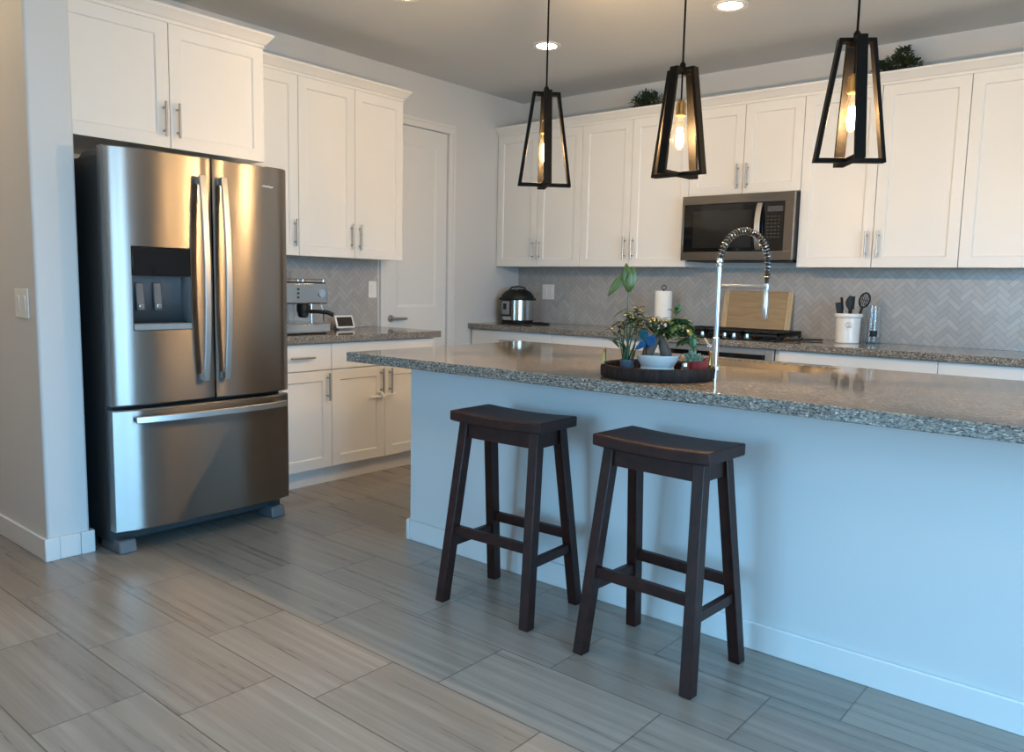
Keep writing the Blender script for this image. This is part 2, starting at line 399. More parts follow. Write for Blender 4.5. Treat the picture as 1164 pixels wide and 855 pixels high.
# ------------------------------------------------------------------ the room
struct(MB().box((X0 - 0.2, Y0 - 0.2, -0.1), (X1 + 0.2, 0.2, 0)).build('floor', 'floor'))
struct(MB().box((X0 - 0.2, Y0 - 0.2, H), (X1 + 0.2, 0.2, H + 0.1)).build('ceiling', 'ceiling'))
SY0, SY1, SX = -4.195, -4.018, 0.83
struct(MB().box((-0.15, 0, 0), (X1 + 0.15, 0.15, H)).build('wall_back', 'wall'))
DY0, DY1, DZ = -1.545, -0.905, 2.40
lw = MB(); lw.box((-0.15, SY1, 0), (0, DY0, H)); lw.box((-0.15, DY1, 0), (0, 0, H)); lw.box((-0.15, DY0, DZ), (0, DY1, H))
struct(lw.build('wall_left', 'wall'))
struct(MB().box((X0, SY0, 0), (SX, SY1, H)).build('wall_return', 'wall', bevel=0.012, seg=3))
struct(MB().box((X0 - 0.15, -5.4, 0), (X0, SY0, H)).build('wall_hall', 'wall'))
struct(MB().box((X0, Y0, 0), (1.5, -5.4, H)).build('wall_light_block', 'wall', bevel=0.012, seg=3))  # unseen block added to keep front daylight off the return wall
def wall_with_openings(name, horiz, a0, a1, c0, c1, wins):
    mb = MB(); cur = a0
    put = (lambda u0, u1, z0, z1: mb.box((c0, u0, z0), (c1, u1, z1))) if horiz == 'y' else (lambda u0, u1, z0, z1: mb.box((u0, c0, z0), (u1, c1, z1)))
    for (p, q, z0, z1) in sorted(wins):
        put(cur, p, 0, H); put(p, q, 0, z0); put(p, q, z1, H); cur = q
    put(cur, a1, 0, H)
    return struct(mb.build(name, 'wall'))
wall_with_openings('wall_right', 'y', Y0, 0.0, X1, X1 + 0.15, WINS_R)
wall_with_openings('wall_front', 'x', X0, X1, Y0 - 0.15, Y0, WINS_F)
k = 0
for horiz, wins in (('y', WINS_R), ('x', WINS_F)):
    for (p, q, z0, z1) in wins:
        k += 1
        tf = (lambda u, d, z: (X1 + 0.07 + d, u, z)) if horiz == 'y' else (lambda u, d, z: (u, Y0 - 0.07 + d, z))
        f = MB(tf)
        for (u0, u1, a0, a1) in ((p, p + 0.06, z0, z1), (q - 0.06, q, z0, z1), (p + 0.06, q - 0.06, z0, z0 + 0.06), (p + 0.06, q - 0.06, z1 - 0.06, z1), ((p + q) / 2 - 0.035, (p + q) / 2 + 0.035, z0 + 0.06, z1 - 0.06)):
            f.box((u0, -0.03, a0), (u1, 0.03, a1))
        fr = struct(f.build('window_%d' % k, 'trim'))
        MB(tf).box((p + 0.05, -0.004, z0 + 0.05), (q - 0.05, 0.004, z1 - 0.05)).build('pane', 'pane', fr)

# baseboards
bb = MB(); bh, bt = 0.10, 0.014
bb.box((X0, SY0 - bt, 0), (SX - 0.03, SY0, bh))
struct(bb.build('baseboard_hall', 'trim', bevel=0.004))
for nm, (a, b) in {'baseboard_return': ((SX, SY0 + 0.045), (SX + bt, SY1 - 0.045))}.items():
    struct(MB().box((a[0], a[1], 0), (b[0], b[1], bh)).build(nm, 'trim', bevel=0.003))
def corner_block(name, pts):
    mb = MB(); mb.loft([[(x, y, 0) for x, y in pts], [(x, y, bh) for x, y in pts]])
    return struct(mb.build(name, 'trim', bevel=0.004))
e = 0.016
corner_block('baseboard_corner_1', [(SX - 0.029, SY0), (SX - 0.029, SY0 - e), (SX + e - 0.004, SY0 - e), (SX + e, SY0 - e + 0.004), (SX + e, SY0 + 0.044), (SX, SY0 + 0.044), (SX, SY0)])
corner_block('baseboard_corner_2', [(SX, SY1 - 0.044), (SX + e, SY1 - 0.044), (SX + e, SY1 + e - 0.004), (SX + e - 0.004, SY1 + e), (SX - 0.029, SY1 + e), (SX - 0.029, SY1), (SX, SY1)])
struct(MB().box((0, -0.84, 0), (bt, -0.66, bh)).build('baseboard_left', 'trim', bevel=0.003))

# pantry door and casing
def panelled(mb, tf_u0, tf_u1, z0, z1, v0, v1, panels, rec=0.010, cham=0.012):
    """slab with sunk panels on its front: front skin split round the panels"""
    us = sorted({tf_u0, tf_u1, *[p[0] for p in panels], *[p[1] for p in panels]})
    zs = sorted({z0, z1, *[p[2] for p in panels], *[p[3] for p in panels]})
    grid = {(i, j): mb.v((u, v1, z)) for i, u in enumerate(us) for j, z in enumerate(zs)}
    def inside(u, z): return any(p[0] < u < p[1] and p[2] < z < p[3] for p in panels)
    for i in range(len(us) - 1):
        for j in range(len(zs) - 1):
            if not inside((us[i] + us[i + 1]) / 2, (zs[j] + zs[j + 1]) / 2):
                mb.face([grid[i, j], grid[i + 1, j], grid[i + 1, j + 1], grid[i, j + 1]])
    for (a, b, c, d) in panels:
        o = [grid[us.index(a), zs.index(c)], grid[us.index(b), zs.index(c)], grid[us.index(b), zs.index(d)], grid[us.index(a), zs.index(d)]]
        n = [mb.v((a + cham, v1 - rec, c + cham)), mb.v((b - cham, v1 - rec, c + cham)), mb.v((b - cham, v1 - rec, d - cham)), mb.v((a + cham, v1 - rec, d - cham))]
        for q in range(4): mb.face([o[q], o[(q + 1) % 4], n[(q + 1) % 4], n[q]])
        mb.face(n)
    I, J = len(us) - 1, len(zs) - 1
    bk = [mb.v((tf_u0, v0, z0)), mb.v((tf_u1, v0, z0)), mb.v((tf_u1, v0, z1)), mb.v((tf_u0, v0, z1))]
    mb.face([*[grid[i, 0] for i in range(I + 1)], bk[1], bk[0]]); mb.face([*[grid[i, J] for i in range(I + 1)], bk[2], bk[3]])
    mb.face([*[grid[0, j] for j in range(J + 1)], bk[3], bk[0]]); mb.face([*[grid[I, j] for j in range(J + 1)], bk[2], bk[1]])
    mb.face(bk)
    return mb
LW = lambda u, v, z: (v, u, z)            # left wall frame: u along +Y, v out into the room
BW = lambda u, v, z: (u, -v, z)           # back wall frame: u along +X, v out into the room
d = struct(panelled(MB(LW), DY0 + 0.004, DY1 - 0.004, 0.008, DZ - 0.004, -0.05, -0.012, [(DY0 + 0.115, DY1 - 0.115, 0.24, 0.86), (DY0 + 0.115, DY1 - 0.115, 1.05, 2.27)], rec=0.008, cham=0.02).build('door_1', 'trim', angle=20))
h = MB(LW); h.cyl((-1.492, -0.012, 0.967), (-1.492, -0.002, 0.967), 0.027, 20); h.cyl((-1.492, -0.004, 0.967), (-1.492, 0.045, 0.967), 0.010)
h.bar([(-1.500, 0.045, 0.967), (-1.44, 0.047, 0.967), (-1.375, 0.045, 0.966)], 0.020, 0.010, (0, 0, 1))
h.build('handle', 'nickel', d, bevel=0.002)['label'] = 'satin nickel lever handle'
cs = MB(LW); cw = 0.066
def casing_piece(mb, a0, a1, b0, b1, vert):
    mb.box((a0, 0, b0), (a1, 0.012, b1))
    if vert == 'l': mb.box((a0, 0.012, b0), (a0 + 0.024, 0.019, b1))
    if vert == 'r': mb.box((a1 - 0.024, 0.012, b0), (a1, 0.019, b1))
    if vert == 't': mb.box((a0, 0.012, b1 - 0.024), (a1, 0.019, b1))
casing_piece(cs, DY0 - cw, DY0, 0, DZ, 'l'); casing_piece(cs, DY1, DY1 + cw, 0, DZ, 'r'); casing_piece(cs, DY0 - cw, DY1 + cw, DZ, DZ + cw, 't')
struct(cs.build('trim_1', 'trim', bevel=0.004))

# ------------------------------------------------------------------ cabinets
CT = 0.914                                  # worktop height
ZU, ZT, ZC = 1.387, 2.475, 2.533            # uppers: bottom, top, crown top
def shaker(tf, u0, u1, z0, z1, v, parent, label=None, name='door', rail=0.062):
    mb = panelled(MB(tf), u0, u1, z0, z1, v - 0.020, v, [(u0 + rail, u1 - rail, z0 + rail, z1 - rail)], rec=0.009, cham=0.005)
    o = mb.build(name, 'cab', parent, angle=20, bevel=0.0015, seg=2)
    if label: o['label'] = label
    return o
def pull(tf, u, z, v, parent, vertical=True, ln=0.165):
    mb = MB(tf); a = ln / 2; s = v + 0.032
    if vertical:
        mb.cyl((u, s, z - a), (u, s, z + a), 0.0062, 12)
        for q in (-1, 1): mb.cyl((u, v - 0.001, z + q * (a - 0.028)), (u, s, z + q * (a - 0.028)), 0.0048, 10)
    else:
        mb.cyl((u - a, s, z), (u + a, s, z), 0.0062, 12)
        for q in (-1, 1): mb.cyl((u + q * (a - 0.028), v - 0.001, z), (u + q * (a - 0.028), s, z), 0.0048, 10)
    return mb.build('handle', 'nickel', parent)
G = 0.0018
def upper_cabinet(tf, u0, u1, z0, z1, depth, doors, label, hz=None, name='upper_cabinet'):
    c = tf((u0 + u1) / 2, depth / 2, z0)
    t = thing(name, label, 'cabinet', c)
    b = MB(tf); b.box((u0 + 0.0008, 0.002, z0 + 0.004), (u1 - 0.0008, depth - 0.022, z1 - 0.0125)); b.build('body', 'cab', t, bevel=0.001)
    for (a, b_, side) in doors:
        dr = shaker(tf, a + G, b_ - G, z0 + 0.002, z1 - 0.0125, depth, t)
        if side:
            pu = (b_ - 0.034) if side == 'r' else (a + 0.034)
            pull(tf, pu, (hz if hz else z0 + 0.14), depth, dr)
    return t
# left wall run
FC0, FC1, FCZ = -4.016, -2.964, 1.868
upper_cabinet(LW, FC0, FC1, FCZ, ZT, 0.635, [(FC0 + 0.004, -3.490, 'r'), (-3.490, FC1, 'l')], 'deep white two-door cabinet above the steel refrigerator', hz=FCZ + 0.135)
upper_cabinet(LW, FC1, -2.525, ZU, ZT, 0.318, [(FC1 + 0.003, -2.525, 'r')], 'white single-door wall cabinet right beside the refrigerator, over the coffee machine')
upper_cabinet(LW, -2.525, -1.672, ZU, ZT, 0.318, [(-2.525, -2.091, 'r'), (-2.091, -1.672, 'l')], 'white two-door wall cabinet beside the pantry door')
# back wall run
BU = [(0.004, 0.867, 0.435, 'white two-door wall cabinet in the corner, above the pressure cooker'),
      (0.867, 1.788, 1.316, 'white two-door wall cabinet left of the microwave, above the paper towels'),
      (2.580, 3.512, 3.040, 'white two-door wall cabinet right of the microwave, above the utensil crock'),
      (3.512, 4.444, 3.978, 'white two-door wall cabinet cut by the right edge of the photo')]
for (a, b, m_, lab) in BU:
    upper_cabinet(BW, a, b, ZU, ZT, 0.318, [(a, m_, 'r'), (m_, b, 'l')], lab)
upper_cabinet(BW, 1.788, 2.580, 1.876, ZT, 0.318, [(1.788, 2.184, 'r'), (2.184, 2.580, 'l')], 'short white two-door cabinet directly above the microwave', hz=1.876 + 0.115)

# crown mouldings: a stepped profile taken round the cabinet tops
CROWN = [(-0.018, ZT - 0.012), (0.004, ZT - 0.012), (0.004, ZT + 0.004), (0.012, ZT + 0.008), (0.036, ZC - 0.016), (0.042, ZC - 0.012), (0.042, ZC), (-0.018, ZC)]
def crown(tf, u0, u1, depth, end0, end1, label, back0=0.0, back1=0.0):
    mb = MB(tf); rings = []
    for off, z in CROWN:
        pts = []
        if end0: pts.append((u0 - off, back0, z))
        pts.append((u0 - (off if end0 else 0), depth + off, z)); pts.append((u1 + (off if end1 else 0), depth + off, z))
        if end1: pts.append((u1 + off, back1, z))
        rings.append(pts)
    n = len(rings[0]); V = [[mb.v(p) for p in r] for r in rings]
    for a in range(len(V)):
        b = (a + 1) % len(V)
        for i in range(n - 1): mb.face([V[a][i], V[a][i + 1], V[b][i + 1], V[b][i]])
    mb.face([V[a][0] for a in range(len(V))]); mb.face([V[a][-1] for a in range(len(V))])
    return tag(mb.build('crown_moulding', 'cab', angle=25), label, 'moulding')
crown(LW, FC0, FC1, 0.635, False, True, 'white crown moulding along the top of the cabinet over the refrigerator', back1=0.37)
crown(LW, FC1 + 0.002, -1.672, 0.318, False, True, 'white crown moulding along the wall cabinets left of the pantry door', back1=0.002)
crown(BW, 0.004, 4.444, 0.318, False, False, 'long white crown moulding along the back wall cabinets')

# base cabinets
def base_cabinet(tf, u0, u1, depth, label, doors, drawers, seam=0.706, top=0.872):
    c = tf((u0 + u1) / 2, depth / 2, 0)
    t = thing('base_cabinet', label, 'cabinet', c)
    b = MB(tf); b.box((u0 + 0.0008, 0.002, 0.108), (u1 - 0.0008, depth - 0.022, top)); b.box((u0 + 0.0008, 0.05, 0.0), (u1 - 0.0008, depth - 0.063, 0.108)); b.build('body', 'cab', t, bevel=0.001)
    for (a, b_) in drawers:
        mb = MB(tf); mb.box((a + G, depth - 0.020, seam + 0.003), (b_ - G, depth, top - 0.006)); dr = mb.build('drawer', 'cab', t, bevel=0.002)
        pull(tf, (a + b_) / 2, (seam + top) / 2, depth, dr, vertical=False)
    for (a, b_, side) in doors:
        dr = shaker(tf, a + G, b_ - G, 0.112, seam - 0.002, depth, t)
        pull(tf, (b_ - 0.036) if side == 'r' else (a + 0.036), 0.606, depth, dr)
    return t
base_cabinet(LW, -2.962, -2.515, 0.620, 'white base cabinet with one drawer and one door beside the refrigerator', [(-2.962, -2.515, 'r')], [(-2.962, -2.515)])
base_cabinet(LW, -2.515, -1.660, 0.620, 'white two-door base cabinet with a child lock on its handles', [(-2.515, -2.095, 'r'), (-2.095, -1.660, 'l')], [(-2.515, -1.660)])
base_cabinet(BW, 0.012, 0.844, 0.620, 'white base cabinet in the corner under the pressure cooker', [(0.012, 0.428, 'r'), (0.428, 0.844, 'l')], [(0.012, 0.844)])
base_cabinet(BW, 0.844, 1.770, 0.620, 'white base cabinet left of the wall oven, under the paper towels', [(0.844, 1.307, 'r'), (1.307, 1.770, 'l')], [(0.844, 1.770)])
base_cabinet(BW, 2.618, 3.515, 0.620, 'white base cabinet right of the oven, under the utensil crock', [(2.618, 3.066, 'r'), (3.066, 3.515, 'l')], [(2.618, 3.515)])
base_cabinet(BW, 3.515, 4.444, 0.620, 'white base cabinet at the far right end of the back counter', [(3.515, 3.980, 'r'), (3.980, 4.444, 'l')], [(3.515, 4.444)])

# worktops
def slab(label, x0, x1, y0, y1, hole=None, th=0.042):
    mb = MB()
    if not hole: mb.box((x0, y0, CT - th), (x1, y1, CT))
    else:
        a, b, c, d_ = hole
        xs, ys = [x0, a, b, x1], [y0, c, d_, y1]
        V = {(i, j, k): mb.v((xs[i], ys[j], (CT - th, CT)[k])) for i in range(4) for j in range(4) for k in range(2)}
        for i in range(3):
            for j in range(3):
                if (i, j) == (1, 1): continue
                for k in range(2): mb.face([V[i, j, k], V[i + 1, j, k], V[i + 1, j + 1, k], V[i, j + 1, k]])
        for i in range(3):
            for j in (0, 3): mb.face([V[i, j, 0], V[i + 1, j, 0], V[i + 1, j, 1], V[i, j, 1]])
        for j in range(3):
            for i in (0, 3): mb.face([V[i, j, 0], V[i, j + 1, 0], V[i, j + 1, 1], V[i, j, 1]])
        for (p, q) in (((1, 1), (2, 1)), ((2, 1), (2, 2)), ((2, 2), (1, 2)), ((1, 2), (1, 1))):
            mb.face([V[(*p, 0)], V[(*q, 0)], V[(*q, 1)], V[(*p, 1)]])
    return tag(mb.build('countertop', 'granite', bevel=0.003, angle=30), label, 'countertop')
slab('short granite countertop beside the refrigerator, under the coffee machine', 0.0, 0.652, -2.962, -1.617)
slab('long granite countertop along the back wall under the cooktop', 0.0, 4.46, -0.658, 0.0)
SKX0, SKX1, SKY0, SKY1 = 2.66, 3.426, -2.312, -1.985
IX0, IX1, IY0, IY1 = 1.584, 4.75, -3.168, -1.897
slab('large speckled granite countertop of the kitchen island', IX0, IX1, IY0, IY1, (SKX0, SKX1, SKY0, SKY1))

# herringbone backsplash
def herringbone(tf, u0, u1, z0, z1, label):
    W_, L_ = 0.030, 0.090
    mb = MB(tf); bm = mb.bm
    lay = bm.loops.layers.float_color.new('tone')
    g_ = 0.0009
    cs_, sn_ = math.cos(PI / 4), math.sin(PI / 4)
    R = int(max(u1 - u0, z1 - z0) * 1.5 / W_) + 8
    cu, cz = (u0 + u1) / 2, (z0 + z1) / 2
    rnd = random.Random(3)
    def tile(a0, b0, a1, b1):
        pts = []
        for (a, b) in ((a0 + g_, b0 + g_), (a1 - g_, b0 + g_), (a1 - g_, b1 - g_), (a0 + g_, b1 - g_)):
            pts.append((cu + a * cs_ - b * sn_, cz + a * sn_ + b * cs_))
        # clip to the rectangle
        for axis, lim, sgn in ((0, u0, 1), (0, u1, -1), (1, z0, 1), (1, z1, -1)):
            out = []
            for q in range(len(pts)):
                p, r = pts[q], pts[(q + 1) % len(pts)]
                ip, ir = (p[axis] - lim) * sgn >= 0, (r[axis] - lim) * sgn >= 0
                if ip: out.append(p)
                if ip != ir:
                    t_ = (lim - p[axis]) / (r[axis] - p[axis]); out.append((p[0] + t_ * (r[0] - p[0]), p[1] + t_ * (r[1] - p[1])))
            pts = out
            if len(pts) < 3: return
        f = mb.face([mb.v((p[0], 0.008, p[1])) for p in pts])
        if f:
            tn = rnd.random() * 0.5
            for lp in f.loops: lp[lay] = (tn, tn, tn, 1)
    # herringbone of 1:3 blocks on the integer lattice, each row of blocks steps by one
    for i in range(-R, R):
        for j in range(-R, R):
            k_ = (i - j) % 6
            if k_ == 0: tile(i * W_, j * W_, i * W_ + L_, j * W_ + W_)          # lying block starts here
            elif k_ == 5: tile(i * W_, j * W_ - 2 * W_ + 2 * W_ , i * W_ + W_, j * W_ + L_)
    g = MB(tf); g.box((u0, 0.001, z0), (u1, 0.007, z1))
    root = g.build('tile_backsplash', 'grout'); tag(root, label, 'backsplash')
    o = mb.build('tiles', 'tile', root, smooth=False, recalc=False)
    return root
herringbone(BW, 0.002, 4.444, CT + 0.001, ZU + 0.003, 'grey herringbone tile backsplash along the back wall behind the cooktop')
herringbone(LW, -2.962, -1.632, CT + 0.001, ZU + 0.003, 'grey herringbone tile backsplash behind the coffee machine')

# ------------------------------------------------------------------ island body
isl = thing('kitchen_island', 'white island body with painted front wall and baseboard under the granite top', 'kitchen island', (3.2, -2.4, 0))
ib = MB(); wx, wy = 1.739, -2.904; iz = CT - 0.0425
ib.box((wx, wy, 0), (4.66, wy + 0.13, iz)); ib.box((wx, wy + 0.13, 0), (wx + 0.05, -1.935, iz)); ib.box((4.61, wy + 0.13, 0), (4.66, -1.935, iz)); ib.box((wx + 0.05, -1.955, 0.1), (4.61, -1.935, iz)); ib.box((wx + 0.05, -2.01, 0.0), (4.61, -1.99, 0.1))
ib.build('body', 'wall', isl)
MB().box((wx + 0.006, wy - 0.014, 0), (4.67, wy, 0.098)).build('baseboard', 'trim', isl, bevel=0.004)
cb = MB(); pts = [(wx + 0.0055, wy), (wx + 0.0055, wy - 0.016), (wx - 0.012, wy - 0.016), (wx - 0.016, wy - 0.012), (wx - 0.016, wy + 0.05), (wx, wy + 0.05), (wx, wy)]
cb.loft([[(x, y, 0) for x, y in pts], [(x, y, 0.1) for x, y in pts]]); cb.build('baseboard_corner', 'trim', isl, bevel=0.003)
# sink
sk = MB(); x0, x1, y0, y1, zt, zb = SKX0 + 0.002, SKX1 - 0.002, SKY0 + 0.002, SKY1 - 0.002, CT - 0.005, CT - 0.25
o_ = [(x0 - 0.02, y0 - 0.01), (x1 + 0.02, y0 - 0.01), (x1 + 0.02, y1 + 0.01), (x0 - 0.02, y1 + 0.01)]; i_ = [(x0, y0), (x1, y0), (x1, y1), (x0, y1)]; bt_ = [(x0 + 0.015, y0 + 0.015), (x1 - 0.015, y0 + 0.015), (x1 - 0.015, y1 - 0.015), (x0 + 0.015, y1 - 0.015)]
sk.loft([[(x, y, zt) for x, y in i_], [(x, y, zb) for x, y in bt_]], cap=False)
sk.face([sk.v((x, y, zb)) for x, y in bt_])
bmesh.ops.remove_doubles(sk.bm, verts=sk.bm.verts, dist=1e-5)
sink = sk.build('sink', 'sinksteel', solid=0.0015); tag(sink, 'steel sink let into the island countertop', 'sink')
dn = MB(); dn.lathe(((x0 + x1) / 2, (y0 + y1) / 2, zb + 0.001), [(0.001, 0.003), (0.045, 0.003), (0.05, 0.0)], 20); dn.build('drain', 'chrome', sink)

# ------------------------------------------------------------------ refrigerator
FY0, FY1 = -3.970, -3.078
fr = thing('refrigerator', 'stainless steel french-door refrigerator with water dispenser in its left door', 'refrigerator', (0.55, (FY0 + FY1) / 2, 0))
BX = 0.915
MB().box((0.06, FY0 + 0.004, 0.045), (BX, FY1 - 0.004, 1.755)).build('body', 'darkside', fr, bevel=0.004)
def front_x(y):
    t_ = (2 * y - FY0 - FY1) / (FY1 - FY0)
    return 0.998 + 0.027 * (1 - abs(t_) ** 4.5) - 0.004 * max(0.0, (abs(t_) - 0.97) / 0.03) ** 2
def fridge_panel(name, ya, yb, za, zb, hole=None):
    """curved front skin on a grid, with a flat back and, where asked, an opening"""
    mb = MB(); n = 14
    ys = [ya + (yb - ya) * k_ / n for k_ in range(n + 1)]
    zs = [za, zb]
    if hole:
        ys = sorted([y for y in ys if abs(y - hole[0]) > 0.008 and abs(y - hole[1]) > 0.008] + [hole[0], hole[1]]); zs = [za, hole[2], hole[3], zb]
    ed = 0.006
    zz = [zs[0], zs[0] + ed] + zs[1:-1] + [zs[-1] - ed, zs[-1]]
    def px(y, z):
        dz = min(z - za, zb - z); dy = min(y - ya, yb - y)
        return front_x(y) - (0.006 if dz < 1e-6 else 0) - (0.004 if dy < 1e-6 else 0)
    V = {(i, j): mb.v((px(y, z), y, z)) for i, y in enumerate(ys) for j, z in enumerate(zz)}
    for i in range(len(ys) - 1):
        for j in range(len(zz) - 1):
            ym, zm = (ys[i] + ys[i + 1]) / 2, (zz[j] + zz[j + 1]) / 2
            if hole and hole[0] < ym < hole[1] and hole[2] < zm < hole[3]: continue
            mb.face([V[i, j], V[i + 1, j], V[i + 1, j + 1], V[i, j + 1]])
    xb = BX + 0.012
    B = {(i, j): mb.v((xb, ys[i], zz[j])) for i in (0, len(ys) - 1) for j in range(len(zz))}
    B2 = {(i, j): mb.v((xb, ys[i], zz[j])) for i in range(len(ys)) for j in (0, len(zz) - 1)}
    I, J = len(ys) - 1, len(zz) - 1
    for j in range(J):
        for i in (0, I): mb.face([V[i, j], V[i, j + 1], B[i, j + 1], B[i, j]])
    for i in range(I):
        for j in (0, J): mb.face([V[i, j], V[i + 1, j], B2[i + 1, j], B2[i, j]])
    mb.face([mb.v((xb, ya, za)), mb.v((xb, yb, za)), mb.v((xb, yb, zb)), mb.v((xb, ya, zb))])
    if hole:
        # short lip of the opening
        y0_, y1_, z0_, z1_ = hole
        q = [(front_x(y0_), y0_, z0_), (front_x(y1_), y1_, z0_), (front_x(y1_), y1_, z1_), (front_x(y0_), y0_, z1_)]
        q2 = [(BX + 0.02, y, z) for _, y, z in q]
        mb.loft([q, q2], cap=False)
    bmesh.ops.remove_doubles(mb.bm, verts=mb.bm.verts, dist=1e-5)
    return mb.build(name, 'steel', fr, angle=30)
SPL = -3.500
HOLE = (-3.878, -3.612, 1.003, 1.372)
dl = fridge_panel('door', FY0, SPL - 0.004, 0.672, 1.79, HOLE); dl['label'] = 'left steel door with water and ice dispenser'
dr = fridge_panel('door', SPL + 0.004, FY1, 0.672, 1.79)
fz = fridge_panel('freezer_drawer', FY0, FY1, 0.105, 0.655)
def fridge_handle(parent, y, z0, z1):
    mb = MB(); pts = []
    for k_ in range(15):
        t_ = k_ / 14; z = z0 + (z1 - z0) * t_
        pts.append((front_x(y) + 0.030 + 0.034 * math.sin(PI * t_) ** 0.8, y, z))
    mb.bar(pts, 0.030, 0.014, (0, 1, 0))
    for z in (z0 + 0.02, z1 - 0.02): mb.box((front_x(y) - 0.004, y - 0.011, z - 0.016), (front_x(y) + 0.035, y + 0.011, z + 0.016))
    return mb.build('handle', 'steel_h', parent, bevel=0.003)
fridge_handle(dl, -3.566, 0.762, 1.702); fridge_handle(dr, -3.458, 0.762, 1.705)
mb = MB(); pts = []
for k_ in range(17):
    t_ = k_ / 16; y = -3.892 + (3.892 - 3.122) * t_
    pts.append((front_x(y) + 0.030 + 0.026 * math.sin(PI * t_) ** 0.8, y, 0.612))
mb.bar(pts, 0.030, 0.014, (0, 0, 1))
for y in (-3.875, -3.139): mb.box((front_x(y) - 0.004, y - 0.016, 0.602), (front_x(y) + 0.035, y + 0.016, 0.622))
mb.build('handle', 'steel_h', fz, bevel=0.003)
# dispenser
yc0, yc1, zc0, zc1 = HOLE
zp = 1.243
fx = front_x((yc0 + yc1) / 2)
mb = MB(); mb.hexa([(fx - 0.03, yc0 + 0.004, zp), (fx - 0.03, yc1 - 0.004, zp), (front_x(yc1) + 0.001, yc1 - 0.004, zp), (front_x(yc0) + 0.001, yc0 + 0.004, zp), (fx - 0.03, yc0 + 0.004, zc1 - 0.003), (fx - 0.03, yc1 - 0.004, zc1 - 0.003), (front_x(yc1) + 0.001, yc1 - 0.004, zc1 - 0.003), (front_x(yc0) + 0.001, yc0 + 0.004, zc1 - 0.003)])
mb.build('dispenser_panel', 'blackglass', dl, bevel=0.003)['label'] = 'glossy black dispenser panel'
mb = MB(); xb = BX + 0.022; ya, yb = yc0 + 0.002, yc1 - 0.002; zf = zc0 + 0.03
def sheet(mb, pts): mb.face([mb.v(p) for p in pts])
sheet(mb, [(xb, ya, zf), (xb, yb, zf), (xb, yb, zp), (xb, ya, zp)])
for y in (ya, yb): sheet(mb, [(xb, y, zf), (front_x(y) - 0.002, y, zf), (front_x(y) - 0.002, y, zp), (xb, y, zp)])
sheet(mb, [(xb, ya, zp), (xb, yb, zp), (front_x(yb) - 0.002, yb, zp), (front_x(ya) - 0.002, ya, zp)])
bmesh.ops.remove_doubles(mb.bm, verts=mb.bm.verts, dist=1e-5)
mb.build('dispenser_recess', 'greyplastic', dl, solid=0.003)
for y in (-3.815, -3.735):
    mb = MB(); mb.hexa([(xb + 0.006, y - 0.019, 1.09), (xb + 0.006, y + 0.019, 1.09), (xb + 0.028, y + 0.019, 1.09), (xb + 0.028, y - 0.019, 1.09), (xb + 0.002, y - 0.019, 1.215), (xb + 0.002, y + 0.019, 1.215), (xb + 0.012, y + 0.019, 1.215), (xb + 0.012, y - 0.019, 1.215)])
    mb.build('dispenser_paddle', 'greyplastic', dl, bevel=0.005)
    mb2 = MB(); mb2.box((xb + 0.024, y - 0.013, 1.098), (xb + 0.032, y + 0.013, 1.120)); mb2.build('paddle_pad', 'chrome', dl, bevel=0.003)
mb = MB(); mb.hexa([(xb, ya, zc0 + 0.002), (xb, yb, zc0 + 0.002), (front_x(yb) + 0.006, yb, zc0 + 0.002), (front_x(ya) + 0.006, ya, zc0 + 0.002), (xb, ya, zf), (xb, yb, zf), (front_x(yb) + 0.004, yb, zf), (front_x(ya) + 0.004, ya, zf)])
mb.build('dispenser_tray', 'midgrey', dl, bevel=0.003)
# hinge covers, grille, feet, maker's badge
for y in (FY0 + 0.05, FY1 - 0.05):
    mb = MB(); mb.hexa([(0.70, y - 0.035, 1.755), (0.70, y + 0.035, 1.755), (0.97, y + 0.035, 1.755), (0.97, y - 0.035, 1.755), (0.74, y - 0.03, 1.782), (0.74, y + 0.03, 1.782), (0.965, y + 0.03, 1.786), (0.965, y - 0.03, 1.786)])
    mb.build('hinge_cover', 'greyplastic', fr, bevel=0.004)
mb = MB(); mb.box((0.84, FY0 + 0.12, 0.03), (0.90, FY1 - 0.12, 0.10))
mb.build('toe_grille', 'blackplastic', fr, bevel=0.003)
for y in (FY0 + 0.055, FY1 - 0.055):
    mb = MB(); mb.hexa([(0.80, y - 0.045, 0.0), (0.80, y + 0.045, 0.0), (0.985, y + 0.04, 0.0), (0.985, y - 0.04, 0.0), (0.80, y - 0.045, 0.055), (0.80, y + 0.045, 0.055), (0.97, y + 0.038, 0.06), (0.97, y - 0.038, 0.06)])
    mb.build('foot', 'greyplastic', fr, bevel=0.008)
bd = MB(); yb_ = -3.235
bd.bar([(front_x(y) + 0.0012, y, 1.690 + dz) for y, dz in ((yb_, 0), (yb_ + 0.012, 0.005), (yb_ + 0.024, 0.0), (yb_ + 0.036, 0.004), (yb_ + 0.05, 0.0), (yb_ + 0.066, 0.002))], 0.008, 0.002, (0, 0.2, 1))
bd.build('badge', 'chrome', dr)['label'] = 'tiny chrome nameplate'

